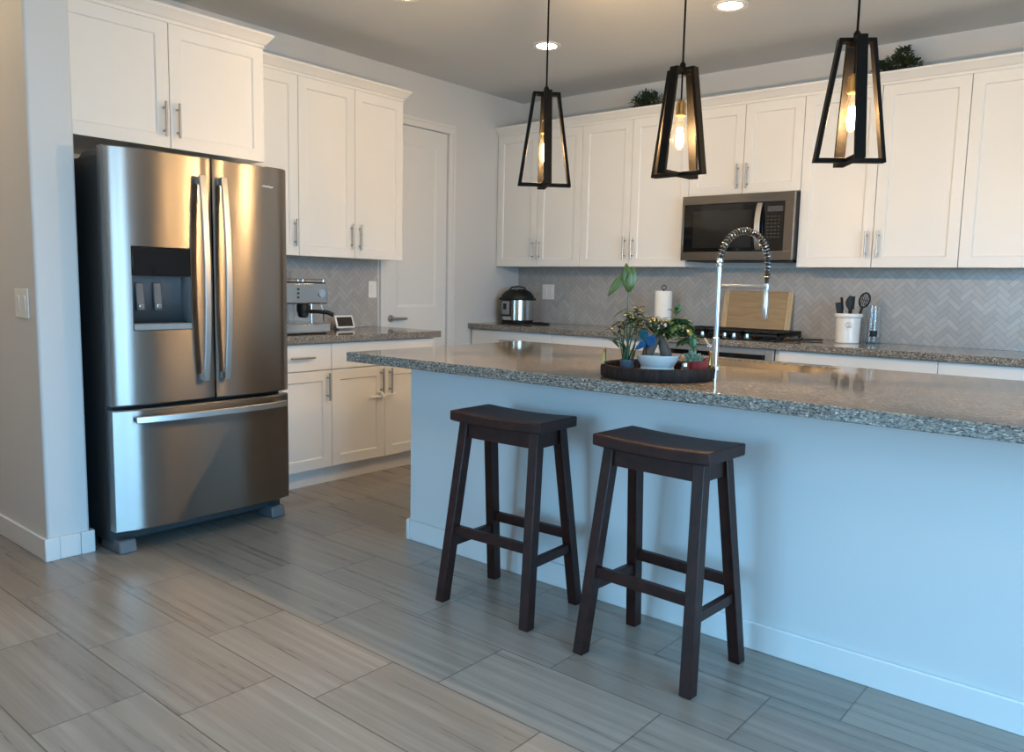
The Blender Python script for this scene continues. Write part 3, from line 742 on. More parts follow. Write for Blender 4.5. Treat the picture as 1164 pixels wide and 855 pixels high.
# ------------------------------------------------------------------ microwave
mw = thing('microwave', 'over-the-range stainless microwave with black glass door under the short cabinet', 'microwave', (2.187, -0.2, 1.432))
MX0, MX1, MZ0, MZ1, MF = 1.7905, 2.5785, 1.432, 1.869, 0.372
mb = MB(BW); mb.box((MX0, 0.009, MZ0 + 0.006), (MX1, MF, MZ1)); mb.build('body', 'blackplastic', mw, bevel=0.003)
mb = MB(BW); F1 = MF + 0.03
xg0, xg1 = MX0 + 0.016, MX1 - 0.062
mb.box((MX0, MF, MZ1 - 0.060), (MX1, F1, MZ1)); mb.box((MX0, MF, MZ0), (MX1, F1, MZ0 + 0.058)); mb.box((xg1, MF, MZ0 + 0.058), (MX1, F1, MZ1 - 0.060)); mb.box((MX0, MF, MZ0 + 0.058), (xg0, F1, MZ1 - 0.060))
mb.build('steel_frame', 'steel', mw, bevel=0.003)
xd = xg0 + (xg1 - xg0) * 0.80
md = MB(BW); md.box((xg0 + 0.001, MF, MZ0 + 0.059), (xd, F1 - 0.004, MZ1 - 0.061)); door = md.build('door', 'blackglass', mw, bevel=0.002)
mb = MB(BW); mb.box((xg0 + 0.07, F1 - 0.0045, MZ0 + 0.085), (xd - 0.075, F1 - 0.0032, MZ1 - 0.105)); mb.build('window', mat('tinted_window', (0.018, 0.017, 0.016), 0.10), door)
mb = MB(BW); pts = [(xd - 0.018 + 0.000, F1 + 0.008 + 0.038 * math.sin(PI * k_ / 12) ** 0.7, MZ0 + 0.068 + 0.300 * k_ / 12) for k_ in range(13)]
mb.bar(pts, 0.036, 0.012, (1, 0, 0)); mb.build('handle', 'steel_h', door, bevel=0.003)
mp_ = MB(BW); mp_.box((xd + 0.002, MF, MZ0 + 0.059), (xg1 - 0.001, F1 - 0.004, MZ1 - 0.061)); cp = mp_.build('control_panel', 'blackglass', mw, bevel=0.002)
mb = MB(BW); mb.box((xd + 0.028, F1 - 0.0045, MZ1 - 0.125), (xg1 - 0.012, F1 - 0.0034, MZ1 - 0.090)); mb.build('display', mat('display_grey', (0.07, 0.07, 0.085), 0.15), cp)
mb = MB(BW)
for r_ in range(7):
    for c_ in range(4): mb.box((xd + 0.028 + c_ * 0.024, F1 - 0.0045, MZ1 - 0.160 - r_ * 0.022), (xd + 0.042 + c_ * 0.024, F1 - 0.0036, MZ1 - 0.152 - r_ * 0.022))
mb.build('keypad', mat('keypad_print', (0.022, 0.022, 0.024), 0.4), cp)
mb = MB(BW); mb.box((MX0 + 0.03, 0.05, MZ0 - 0.006), (MX1 - 0.03, MF - 0.01, MZ0 + 0.006)); mb.build('vent_grille', 'blackplastic', mw, bevel=0.002)

# ------------------------------------------------------------------ cooktop and oven
ck = thing('cooktop', 'black gas cooktop with cast-iron grates set on the back counter', 'cooktop', (2.187, -0.33, CT))
CX0, CX1, CY0, CY1 = 1.80, 2.575, -0.600, -0.085
MB().box((CX0, CY0, CT), (CX1, CY1, CT + 0.010)).build('base_plate', 'blackglass', ck, bevel=0.004)
for (gx0, gx1) in ((CX0 + 0.012, 2.055), (2.062, 2.312), (2.319, CX1 - 0.012)):
    mb = MB(); gz = CT + 0.048; y0, y1 = CY0 + 0.115, CY1 - 0.012
    for (a, b) in (((gx0, y0), (gx1, y0 + 0.014)), ((gx0, y1 - 0.014), (gx1, y1)), ((gx0, y0), (gx0 + 0.014, y1)), ((gx1 - 0.014, y0), (gx1, y1)), ((gx0, (y0 + y1) / 2 - 0.007), (gx1, (y0 + y1) / 2 + 0.007)), (((gx0 + gx1) / 2 - 0.007, y0), ((gx0 + gx1) / 2 + 0.007, y1))):
        mb.box((a[0], a[1], gz - 0.012), (b[0], b[1], gz + 0.006))
    for qx in (gx0, gx1 - 0.016):
        for qy in (y0, y1 - 0.016): mb.box((qx, qy, CT + 0.0095), (qx + 0.016, qy + 0.016, gz))
    mb.box((gx0, y0, CT + 0.022), (gx1, y0 + 0.006, gz)); mb.box((gx1 - 0.006, y0, CT + 0.022), (gx1, y1, gz))
    mb.build('grate', 'gridmetal', ck, bevel=0.002)
for (bx_, by_, br) in ((1.935, -0.17, 0.04), (1.935, -0.39, 0.032), (2.187, -0.28, 0.055), (2.44, -0.17, 0.032), (2.44, -0.39, 0.045)):
    mb = MB(); mb.lathe((bx_, by_, CT + 0.0095), [(br + 0.01, 0), (br + 0.01, 0.006), (br, 0.008), (br, 0.018), (br * 0.8, 0.022), (0.001, 0.022)], 20); mb.build('burner', 'gridmetal', ck)
for kx in (2.06, 2.22, 2.285, 2.375):
    mb = MB(); mb.lathe((kx, -0.545, CT + 0.0095), [(0.017, 0), (0.0175, 0.005), (0.013, 0.009), (0.012, 0.028), (0.010, 0.030), (0.001, 0.030)], 18)
    mb.build('knob', 'chrome', ck)['label'] = 'polished metal knob'
ov = thing('wall_oven', 'built-in steel oven under the cooktop', 'oven', (2.187, -0.33, 0.1))
OX0, OX1 = 1.800, 2.590
for q0, q1 in ((1.772, OX0), (OX1, 2.616)):
    mb = MB(); mb.box((q0, -0.598, 0.0), (q1, -0.01, 0.871)); mb.build('filler_panel', 'cab', ov)
mb = MB(BW); mb.box((OX0 + 0.002, 0.03, 0.11), (OX1 - 0.002, 0.598, 0.868)); mb.build('body', 'blackplastic', ov)
mb = MB(BW); mb.box((OX0 + 0.004, 0.598, 0.828), (OX1 - 0.06, 0.622, 0.868)); mb.build('control_strip', 'steel_h', ov, bevel=0.002)
mb = MB(BW); mb.box((OX0 + 0.02, 0.6, 0.775), (OX1 - 0.075, 0.616, 0.826)); mb.build('control_glass', 'blackglass', ov, bevel=0.002)
mb = MB(BW); mb.box((OX1 - 0.058, 0.598, 0.13), (OX1 - 0.004, 0.622, 0.868)); mb.build('side_trim', 'steel_h', ov, bevel=0.002)
od = MB(BW); od.box((OX0 + 0.004, 0.598, 0.16), (OX1 - 0.06, 0.625, 0.770)); odo = od.build('door', 'steel_h', ov, bevel=0.003)
mb = MB(BW); mb.box((OX0 + 0.10, 0.6245, 0.25), (OX1 - 0.16, 0.6262, 0.62)); mb.build('window', 'blackglass', odo)
mb = MB(BW); mb.cyl((OX0 + 0.06, 0.668, 0.715), (OX1 - 0.12, 0.668, 0.715), 0.011, 14)
for u in (OX0 + 0.10, OX1 - 0.16): mb.cyl((u, 0.624, 0.715), (u, 0.668, 0.715), 0.008, 10)
mb.build('handle', 'steel_h', odo)

# ------------------------------------------------------------------ bar stools
def make_stool(label, loc, rotz, group):
    t = thing('bar_stool', label, 'bar stool', loc, rotz, group)
    SW, SD, ZS = 0.432, 0.240, 0.752
    # saddle seat: the top dips along its length
    mb = MB(); nx, ny = 16, 6; r_ = 0.005
    def topz(x): return ZS - 0.008 * (1 - (2 * x / SW) ** 2)
    rings = []
    for i in range(nx + 1):
        x = -SW / 2 + SW * i / nx; zt_ = topz(x); zb_ = zt_ - 0.040
        ex = 0.001 if i in (0, nx) else 0.0
        d_ = SD / 2 - ex
        rings.append([(x, -d_ + 0.004, zb_), (x, -d_, zb_ + 0.004), (x, -d_, zt_ - r_), (x, -d_ + r_, zt_ - ex), (x, -d_ * 0.5, zt_ - 0.001), (x, 0, zt_ - 0.0015), (x, d_ * 0.5, zt_ - 0.001), (x, d_ - r_, zt_ - ex), (x, d_, zt_ - r_), (x, d_, zb_ + 0.004), (x, d_ - 0.004, zb_)])
    mb.loft(rings); mb.build('seat', 'stoolwood', t, world=False, bevel=0.002)
    lt = 0.040                                   # leg thickness
    tx, ty, bx, by = 0.168, 0.072, 0.206, 0.160   # leg centre at the seat and on the floor
    ztop = ZS - 0.044
    def leg_xy(sx_, sy_, z):
        k_ = 1 - z / ztop
        return sx_ * (tx + (bx - tx) * k_), sy_ * (ty + (by - ty) * k_)
    for sx_ in (-1, 1):
        for sy_ in (-1, 1):
            mb = MB(); rr = []
            for z in (0.0, ztop):
                cx_, cy_ = leg_xy(sx_, sy_, z)
                rr.append([(cx_ - lt / 2, cy_ - lt * 0.55, z), (cx_ + lt / 2, cy_ - lt * 0.55, z), (cx_ + lt / 2, cy_ + lt * 0.55, z), (cx_ - lt / 2, cy_ + lt * 0.55, z)])
            mb.loft(rr); mb.build('leg', 'stoolwood', t, world=False, bevel=0.003)
    # aprons under the seat
    za, zb_ = ztop - 0.062, ztop - 0.002
    for sy_ in (-1, 1):
        y = sy_ * (ty + 0.003); mb = MB(); mb.box((-tx + lt / 2 - 0.003, y - 0.010, za), (tx - lt / 2 + 0.003, y + 0.010, zb_ + 0.001)); mb.build('apron', 'stoolwood', t, world=False, bevel=0.002)
    for sx_ in (-1, 1):
        x = sx_ * tx; mb = MB(); mb.box((x - 0.010, -ty + lt / 2, za), (x + 0.010, ty - lt / 2, zb_)); mb.build('apron', 'stoolwood', t, world=False, bevel=0.002)
    # stretchers: long ones at two heights, short ones at the sides
    for sy_, z in ((-1, 0.285), (1, 0.285)):
        ax, ay = leg_xy(1, sy_, z); mb = MB()
        mb.box((-ax + lt / 2 - 0.004, ay - 0.011, z - 0.019), (ax - lt / 2 + 0.004, ay + 0.011, z + 0.019)); mb.build('stretcher', 'stoolwood', t, world=False, bevel=0.002)
    for sx_ in (-1, 1):
        z = 0.232; ax, ay = leg_xy(sx_, 1, z); mb = MB()
        mb.box((ax - 0.011, -ay + lt / 2 - 0.002, z - 0.017), (ax + 0.011, ay - lt / 2 + 0.002, z + 0.017)); mb.build('stretcher', 'stoolwood', t, world=False, bevel=0.002)
    return t
st = make_stool('dark brown wooden saddle stool nearer the refrigerator, behind the other stool', (2.590, -3.168, 0), math.radians(2.0), 'bar stools at the island')
copy_thing(st, (3.265, -3.185, 0), math.radians(-2.5), 'dark brown wooden saddle stool in front, farther from the refrigerator')

# ------------------------------------------------------------------ pendants and ceiling lights
def make_pendant(label, loc, ang):
    t = thing('pendant_light', label, 'pendant light', loc, ang, 'black lantern pendants over the island')
    zb_, zt_, wb, wt, bd_, th = 1.690, 2.108, 0.122, 0.062, 0.036, 0.014
    for q in range(2):
        a = q * PI / 2; c_, s_ = math.cos(a), math.sin(a)
        tf = lambda x, y, z, c_=c_, s_=s_: (x * c_ - y * s_, x * s_ + y * c_, z)
        mb = MB(tf)
        dz = 0.0 if q == 0 else -0.0006
        for s in (-1, 1):
            mb.hexa([(s * wb - s * th, -bd_ / 2, zb_), (s * wb, -bd_ / 2, zb_), (s * wb, bd_ / 2, zb_), (s * wb - s * th, bd_ / 2, zb_), (s * wt - s * th, -bd_ / 2, zt_), (s * wt, -bd_ / 2, zt_), (s * wt, bd_ / 2, zt_), (s * wt - s * th, bd_ / 2, zt_)])
        mb.box((-wb + th * 0.5, -bd_ / 2, zb_ + dz), (wb - th * 0.5, bd_ / 2, zb_ + th + dz)); mb.box((-wt + th * 0.5, -bd_ / 2, zt_ - th + dz), (wt - th * 0.5, bd_ / 2, zt_ + dz))
        mb.build('frame', 'blackmetal', t, world=False, bevel=0.0012)
    mb = MB(); mb.cyl((0, 0, zt_ - 0.01), (0, 0, H), 0.0042, 10); mb.lathe((0, 0, zt_ - 0.002), [(0.012, 0), (0.012, 0.02), (0.005, 0.03)], 14); mb.build('stem', 'blackmetal', t, world=False)
    mb = MB(); mb.lathe((0, 0, H - 0.025), [(0.02, 0), (0.06, 0.012), (0.062, 0.025)], 24); mb.build('canopy', 'blackmetal', t, world=False)
    mb = MB(); mb.cyl((0, 0, 1.990), (0, 0, zt_ - 0.012), 0.0035, 8); mb.build('cord', 'blackmetal', t, world=False)
    mb = MB(); mb.lathe((0, 0, 1.925), [(0.020, 0), (0.022, 0.004), (0.020, 0.010), (0.020, 0.048), (0.017, 0.056), (0.008, 0.066)], 20); mb.build('socket', 'brass', t, world=False)['label'] = 'brass bulb socket'
    mb = MB(); prof = [(0.015, 0.0), (0.017, -0.018), (0.026, -0.050), (0.0315, -0.080), (0.030, -0.105), (0.022, -0.125), (0.010, -0.137), (0.001, -0.140)]
    mb.lathe((0, 0, 1.928), prof, 22, cap=False); bl = mb.build('bulb', 'bulbglass', t, world=False)
    mb = MB()
    for k_ in range(6):
        a = k_ * PI / 3
        mb.tube([(0.010 * math.cos(a), 0.010 * math.sin(a), 1.880), (0.012 * math.cos(a + 0.3), 0.012 * math.sin(a + 0.3), 1.842), (0.010 * math.cos(a + 0.6), 0.010 * math.sin(a + 0.6), 1.805)], 0.0024, 6)
    mb.build('filament', 'filament', bl, world=False)
    return t
PEND = [(2.223, -2.535, math.radians(45.0), 'black lantern pendant with glowing bulb nearest the pantry door, leftmost of three'), (2.907, -2.535, math.radians(-5.4), 'black lantern pendant turned cornerwise, middle of three, above the tray of plants'), (3.574, -2.535, math.radians(34.7), 'black lantern pendant hanging right of the sink faucet, rightmost of three')]
p0 = make_pendant(PEND[0][3], (PEND[0][0], PEND[0][1], 0), PEND[0][2])
for (x, y, a, lab) in PEND[1:]: copy_thing(p0, (x, y, 0), a, lab)
for (x, y, a, lab) in PEND:
    l = bpy.data.lights.new('bulb_light', 'POINT'); l.energy = BULB_WATTS; l.color = BULB_COLOR; l.shadow_soft_size = 0.02
    o = bpy.data.objects.new('bulb_light', l); COL.objects.link(o); o.location = (x, y, 1.845)
CANS = [(1.195, -1.222, 'round recessed ceiling light behind the cord of the leftmost pendant'), (2.467, -1.222, 'round recessed ceiling light at the top edge above the microwave'), (3.74, -1.222, None), (5.01, -1.222, None), (1.13, -2.41, 'round recessed ceiling light just beyond the top edge, above the island end'), (5.01, -2.9, None), (2.467, -4.7, None), (2.467, -3.65, None), (3.74, -4.7, None), (-0.7, -4.78, None), (0.50, -4.82, None), (3.0, -6.4, None), (5.0, -6.4, None)]  # hall cans and those before the island: unseen, added as warm fill
c0 = None
for (x, y, lab) in CANS:
    lab = lab or 'unseen round white recessed ceiling light'
    if c0 is None:
        c0 = thing('ceiling_light', lab, 'ceiling light', (x, y, H), 0, 'recessed ceiling lights')
        mb = MB(); mb.lathe((0, 0, 0), [(0.098, 0.0), (0.097, -0.006), (0.085, -0.009), (0.065, -0.004), (0.065, 0.0)], 32, cap=False); mb.build('trim_ring', 'trim', c0, world=False)
        mb = MB(); mb.lathe((0, 0, -0.003), [(0.0645, 0), (0.06, -0.001), (0.001, -0.0025)], 32, cap=False); mb.build('lens', 'canlens', c0, world=False)
    else: copy_thing(c0, (x, y, H), 0, lab)

hl = thing('hall_fill_light', 'unseen round white ceiling dome added as warm fill in the hall', 'ceiling light', (-0.45, -4.85, H))  # unseen dome added to throw warm light on the return wall
mb = MB(); mb.lathe((0, 0, 0), [(0.17, 0.0), (0.175, -0.02), (0.16, -0.03)], 32); mb.build('base', 'trim', hl, world=False)
mb = MB(); mb.lathe((0, 0, 0), [(0.16, -0.03), (0.15, -0.06), (0.10, -0.085), (0.001, -0.095)], 32, cap=False); mb.build('shade', emit('hall_fill_glow', BULB_COLOR, 28.0), hl, world=False)

# ------------------------------------------------------------------ faucet
fa = thing('faucet', 'tall chrome spring-neck kitchen faucet standing behind the plant tray', 'faucet', (3.053, -2.42, CT))
fx0, fy0 = 3.053, -2.42
dv = Vector((0.10, 0.26, 0)).normalized(); RE = 0.272
P_ = lambda s, z: (fx0 + dv.x * s, fy0 + dv.y * s, z)
mb = MB(); mb.lathe((fx0, fy0, CT), [(0.026, 0), (0.026, 0.006), (0.017, 0.010), (0.0135, 0.012), (0.0135, 0.125), (0.010, 0.129), (0.010, 0.43), (0.013, 0.432), (0.013, 0.45), (0.009, 0.452)], 20); mb.build('post', 'satin', fa)
zc_ = 1.345; R_ = RE / 2
def arc(s):   # s 0..1 along neck: up, over, down
    L1, L2, L3 = 0.02, PI * R_, 0.06; q = s * (L1 + L2 + L3)
    if q < L1: return Vector(P_(0, zc_ - L1 + q))
    if q < L1 + L2:
        th = (q - L1) / R_; return Vector(P_(R_ - R_ * math.cos(th), zc_ + R_ * math.sin(th)))
    return Vector(P_(RE, zc_ - (q - L1 - L2)))
mb = MB(); pts = []; T_ = 34; n_ = T_ * 10
sd = Vector((0, 0, 1)).cross(dv)
for k_ in range(n_ + 1):
    s = k_ / n_; c_ = arc(s); t_ = (arc(min(1, s + 0.002)) - arc(max(0, s - 0.002))).normalized(); nn = sd.cross(t_).normalized(); a = 2 * PI * T_ * s
    pts.append(c_ + sd * 0.0140 * math.cos(a) + nn * 0.0140 * math.sin(a))
mb.tube(pts, 0.0022, 5); mb.build('spring', 'spring', fa)
mb = MB(); mb.tube([arc(k_ / 24) for k_ in range(25)] + [Vector(P_(RE, 1.245))], 0.0075, 10); mb.build('hose', 'blackplastic', fa)
mb = MB(); mb.cyl(P_(0, 1.252), P_(RE - 0.008, 1.252), 0.0095, 14); mb.lathe(P_(RE, 1.238), [(0.013, 0), (0.014, 0.004), (0.014, 0.024), (0.013, 0.028)], 16); mb.build('support_arm', 'satin', fa)
mb = MB(); mb.lathe(P_(RE, 1.115), [(0.011, 0), (0.013, 0.004), (0.0135, 0.06), (0.012, 0.10), (0.010, 0.115), (0.008, 0.125)], 16); mb.build('spray_head', 'satin', fa)
mb = MB(); mb.cyl((fx0 - 0.012, fy0 + 0.004, CT + 0.085), (fx0 - 0.04, fy0 + 0.02, CT + 0.088), 0.009, 12); mb.cyl((fx0 - 0.036, fy0 + 0.018, CT + 0.088), (fx0 - 0.075, fy0 + 0.05, CT + 0.115), 0.004, 8); mb.build('lever', 'chrome', fa)

# ------------------------------------------------------------------ tray with plants on the island
TC = Vector((3.060, -2.915, 0)); RT = Vector((0.870, 0.493, 0)); VW = Vector((-0.493, 0.870, 0))
def TP(a, b, z): p = TC + RT * a + VW * b; return Vector((p.x, p.y, z))
ZTR = CT + 0.0005
tr = thing('serving_tray', 'round dark wood slab tray with rough bark rim on the island', 'tray', (TC.x, TC.y, CT))
mb = MB(); n = 48; rnd = random.Random(5)
rad = [0.205 + 0.004 * math.sin(3 * 2 * PI * i / n + 1) + 0.003 * (rnd.random() - 0.5) for i in range(n)]
ring = lambda k_, z: [(TC.x + (rad[i] + k_) * math.cos(2 * PI * i / n), TC.y + (rad[i] + k_) * math.sin(2 * PI * i / n), z) for i in range(n)]
mb.loft([ring(-0.006, ZTR), ring(0.0, ZTR + 0.008), ring(0.001, ZTR + 0.035), ring(-0.003, ZTR + 0.046), ring(-0.014, ZTR + 0.046), ring(-0.018, ZTR + 0.040)], cap=True)
bmf = [f for f in mb.bm.faces if len(f.verts) == n]; bmesh.ops.delete(mb.bm, geom=bmf, context='FACES')
mb.loft([ring(-0.020, ZTR + 0.012), ring(-0.018, ZTR + 0.040)], cap=False)
mb.build('rim', 'traywood', tr, angle=40)
mb = MB(); mb.loft([ring(-0.008, ZTR), ring(-0.008, ZTR + 0.013)]); mb.build('base', 'traytop', tr)
for s in (-1, 1):
    mb = MB(); q = 0.192 * s
    mb.tube([TP(q, -0.055, ZTR + 0.044), TP(q, -0.055, ZTR + 0.085), TP(q, -0.048, ZTR + 0.096), TP(q, 0.048, ZTR + 0.096), TP(q, 0.055, ZTR + 0.085), TP(q, 0.055, ZTR + 0.044)], 0.0038, 8); mb.build('handle', 'brass', tr)['label'] = 'brass loop handle'
ZF = ZTR + 0.0135
def potted(name, label, loc, cat='plant'): return thing(name, label, cat, loc)
rnd = random.Random(11)
# tall leafy plant in the slate pot
c = TP(-0.106, -0.035, ZF); t = potted('potted_plant', 'tall thin-stemmed plant with a yellow-green top leaf in a small slate pot on the tray', c)
mb = MB(); mb.lathe(c, [(0.020, 0), (0.023, 0.004), (0.0265, 0.042), (0.0275, 0.044), (0.0275, 0.050), (0.024, 0.050), (0.023, 0.036)], 24, cap=False); mb.lathe(c, [(0.001, 0.001), (0.021, 0.001)], 24, cap=False); mb.build('pot', 'slatepot', t)
mb = MB(); mb.lathe(c, [(0.001, 0.036), (0.0235, 0.035)], 20, cap=False); mb.build('soil', 'soil', t)
def PT(a, z, b=0.0): return TP(a, b, z)
zs0 = ZF + 0.03
stems = MB()
ends = [(-0.156, 1.075, -0.03), (-0.140, 1.090, 0.01), (-0.110, 1.225, -0.03), (-0.085, 1.140, 0.02), (-0.075, 1.100, -0.03), (-0.060, 1.150, 0.03), (-0.120, 1.110, 0.03), (-0.050, 1.115, 0.0), (-0.098, 1.120, -0.05)]
for (a, z, b) in ends:
    a0 = -0.106 + rnd.uniform(-0.014, 0.014); b0 = -0.035 + rnd.uniform(-0.014, 0.014)
    p0_, p3 = PT(a0, zs0, b0), PT(a, z, b); mid = (p0_ * 0.5 + p3 * 0.5) + Vector((rnd.uniform(-.008, .008), rnd.uniform(-.008, .008), 0.01))
    stems.tube([p0_, mid, p3], 0.0028, 7, r_end=0.0015)
for k_ in range(10):
    a0 = -0.106 + rnd.uniform(-0.018, 0.018); b0 = -0.035 + rnd.uniform(-0.016, 0.016)
    stems.leaf(PT(a0, zs0, b0), PT(a0 + rnd.uniform(-0.03, 0.03), zs0 + 0.1, b0 + rnd.uniform(-0.02, 0.02)) - PT(a0, zs0, b0), rnd.uniform(0.06, 0.11), 0.010, 0.0)
stems.build('stems', 'stemgreen', t, solid=0.0008)
fl = MB()
tip = PT(-0.110, 1.222, -0.03)
fl.leaf(tip, PT(-0.122, 1.32, -0.03) - tip, 0.105, 0.042, 0.0, up=tuple(-VW)); fl.leaf(tip, PT(-0.096, 1.30, -0.03) - tip, 0.092, 0.038, 0.0, up=tuple(-VW))
fl.leaf(PT(-0.115, 1.30, -0.03), PT(-0.185, 1.215, -0.03) - PT(-0.115, 1.30, -0.03), 0.11, 0.03, 0.1, up=tuple(-VW))
fl.leaf(PT(-0.110, 1.165, -0.03), PT(-0.165, 1.135, -0.03) - PT(-0.110, 1.165, -0.03), 0.062, 0.026, 0.15)
fl.build('top_leaves', 'leafpale', t, solid=0.0008)['label'] = 'yellow-green leaves at the tip'
fl = MB()
for k_ in range(95):
    a, z, b = rnd.choice(ends)
    if z > 1.2: a, z, b = -0.10, 1.14, -0.03
    p = PT(a + rnd.uniform(-.022, .022), z + rnd.uniform(-0.035, 0.022), b + rnd.uniform(-.02, .02))
    th = rnd.uniform(0, 2 * PI); fl.leaf(p, (math.cos(th), math.sin(th), rnd.uniform(-0.3, 0.5)), rnd.uniform(0.028, 0.05), rnd.uniform(0.012, 0.018), 0.35)
fl.build('foliage', 'leafolive', t, solid=0.0006)
# bonsai in the pale blue bowl
c = TP(0.003, -0.045, ZF); t = potted('bonsai', 'bonsai with two thick root trunks in a pale blue bowl on the tray', c)
mb = MB(); mb.lathe(c, [(0.001, 0), (0.050, 0.0), (0.060, 0.004), (0.063, 0.012), (0.060, 0.024), (0.058, 0.030), (0.064, 0.040), (0.072, 0.054), (0.076, 0.066), (0.0765, 0.072), (0.0735, 0.073), (0.070, 0.064), (0.062, 0.050), (0.001, 0.048)], 36, cap=False); mb.build('bowl', 'blueceramic', t)
mb = MB(); mb.lathe(c, [(0.001, 0.062), (0.04, 0.0615), (0.0675, 0.058)], 28, cap=False); mb.build('soil', 'soil', t)
tk = MB(); cz0 = c.z + 0.055
tk.tube([TP(-0.036, -0.05, cz0), TP(-0.030, -0.048, cz0 + 0.03), TP(-0.012, -0.045, cz0 + 0.062), TP(0.006, -0.045, cz0 + 0.084)], 0.02, 14, radii=[0.021, 0.021, 0.017, 0.012])
tk.tube([TP(0.034, -0.045, cz0), TP(0.030, -0.045, cz0 + 0.028), TP(0.018, -0.045, cz0 + 0.058), TP(0.006, -0.045, cz0 + 0.086)], 0.02, 14, radii=[0.022, 0.020, 0.016, 0.012])
tk.tube([TP(0.006, -0.045, cz0 + 0.078), TP(0.020, -0.04, cz0 + 0.105), TP(0.05, -0.03, cz0 + 0.13)], 0.008, 10, r_end=0.003)
tk.tube([TP(0.006, -0.045, cz0 + 0.078), TP(-0.006, -0.05, cz0 + 0.105), TP(-0.02, -0.05, cz0 + 0.125)], 0.008, 10, r_end=0.003)
tk.tube([TP(0.02, -0.04, cz0 + 0.1), TP(0.075, -0.05, cz0 + 0.105), TP(0.115, -0.06, cz0 + 0.085)], 0.005, 10, r_end=0.002)
tk.tube([TP(0.045, -0.03, cz0 + 0.125), TP(0.058, -0.03, cz0 + 0.15), TP(0.061, -0.03, cz0 + 0.168)], 0.0025, 8, r_end=0.0015)
tk.build('trunk', 'bark', t)
fl = MB()
def cluster(mb, cen, ra, rb, rz, n_, l0, l1, w0, w1, droop=0.3):
    for k_ in range(n_):
        th = rnd.uniform(0, 2 * PI); r_ = rnd.random() ** 0.5
        p = TP(cen[0] + ra * r_ * math.cos(th), cen[1] + rb * r_ * math.sin(th), cen[2] + rz * rnd.uniform(-1, 1))
        a2 = rnd.uniform(0, 2 * PI); mb.leaf(p, (math.cos(a2), math.sin(a2), rnd.uniform(-0.6, 0.5)), rnd.uniform(l0, l1), rnd.uniform(w0, w1), droop, seg=4)
cluster(fl, (0.070, -0.03, cz0 + 0.128), 0.030, 0.03, 0.024, 60, 0.032, 0.050, 0.020, 0.029)
cluster(fl, (0.110, -0.06, cz0 + 0.092), 0.020, 0.02, 0.024, 28, 0.032, 0.050, 0.020, 0.029)
cluster(fl, (0.062, -0.03, cz0 + 0.180), 0.004, 0.004, 0.008, 3, 0.030, 0.036, 0.020, 0.024, 0.2)
fl.leaf(TP(0.061, -0.03, cz0 + 0.166), RT * 0.4 + Vector((0, 0, 1)), 0.036, 0.024, 0.0, up=tuple(-VW))
fl.leaf(TP(0.118, -0.07, cz0 + 0.10), RT * 0.15 + Vector((0, 0, -1)), 0.062, 0.028, 0.0, up=tuple(-VW))
cluster(fl, (0.035, -0.05, cz0 + 0.098), 0.05, 0.03, 0.010, 30, 0.022, 0.036, 0.014, 0.022)
fl.build('foliage', 'leaf', t, solid=0.0007)
fl = MB()
cluster(fl, (-0.010, -0.05, cz0 + 0.128), 0.048, 0.03, 0.022, 60, 0.024, 0.042, 0.012, 0.020)
fl.build('inner_foliage', 'leafolive', t, solid=0.0007)
# blue winged ornament on a pick at the edge of the bowl
c = TP(-0.036, -0.103, ZF + 0.055)
orn = thing('garden_ornament', 'small blue and turquoise winged ornament on a pick between the plants', 'ornament', TP(-0.036, -0.100, ZF + 0.0615))
mb = MB(); mb.cyl(TP(-0.036, -0.100, ZF + 0.0615), TP(-0.040, -0.100, ZF + 0.125), 0.0016, 8); mb.build('pick', 'blackmetal', orn)
def wing(pts, m):
    f_ = [TP(a, -0.100, z) for a, z in pts]; bkk = [TP(a, -0.094, z) for a, z in pts]; q = MB(); q.loft([f_, bkk]); q.build('wing', m, orn, bevel=0.0012, angle=60)
zc2 = 1.046
wing([(-0.040, zc2 - 0.005), (-0.064, zc2 + 0.016), (-0.066, zc2 + 0.038), (-0.052, zc2 + 0.046), (-0.034, zc2 + 0.040), (-0.030, zc2 + 0.018)], 'tealorn')
wing([(-0.040, zc2 - 0.002), (-0.030, zc2 + 0.022), (-0.014, zc2 + 0.030), (-0.006, zc2 + 0.014), (-0.010, zc2 - 0.008), (-0.026, zc2 - 0.016)], 'blueorn')
wing([(-0.040, zc2 + 0.002), (-0.060, zc2 + 0.004), (-0.078, zc2 - 0.024), (-0.070, zc2 - 0.028), (-0.044, zc2 - 0.016)], 'blueorn')
mb = MB(); mb.tube([TP(-0.042, -0.097, zc2 - 0.022), TP(-0.041, -0.097, zc2 + 0.012), TP(-0.040, -0.097, zc2 + 0.034)], 0.004, 8, radii=[0.002, 0.0045, 0.003]); mb.build('body', 'blueorn', orn)
# succulent in the red pot
c = TP(0.142, -0.062, ZF); t = potted('succulent', 'small grey-green succulent in a glossy red pot at the right side of the tray', c)
mb = MB(); n = 24; rings = []
for (r_, z, lip) in ((0.020, 0.0, 0), (0.026, 0.006, 0), (0.032, 0.032, 0.0), (0.037, 0.056, 0.014), (0.034, 0.056, 0.014), (0.029, 0.036, 0)):
    rings.append([TP(0.142 + r_ * math.cos(2 * PI * i / n) * (1.12 if math.cos(2 * PI * i / n) > 0 else 1), -0.062 + r_ * math.sin(2 * PI * i / n), ZF + z + lip * max(0, math.cos(2 * PI * i / n)) ** 2) for i in range(n)])
mb.loft(rings, cap=False); mb.face([mb.v(p) for p in rings[0]]); bmesh.ops.remove_doubles(mb.bm, verts=mb.bm.verts, dist=1e-6); mb.build('pot', 'redceramic', t)
mb = MB(); mb.lathe(c, [(0.001, 0.040), (0.0285, 0.037)], 20, cap=False); mb.build('soil', 'soil', t)
fl = MB()
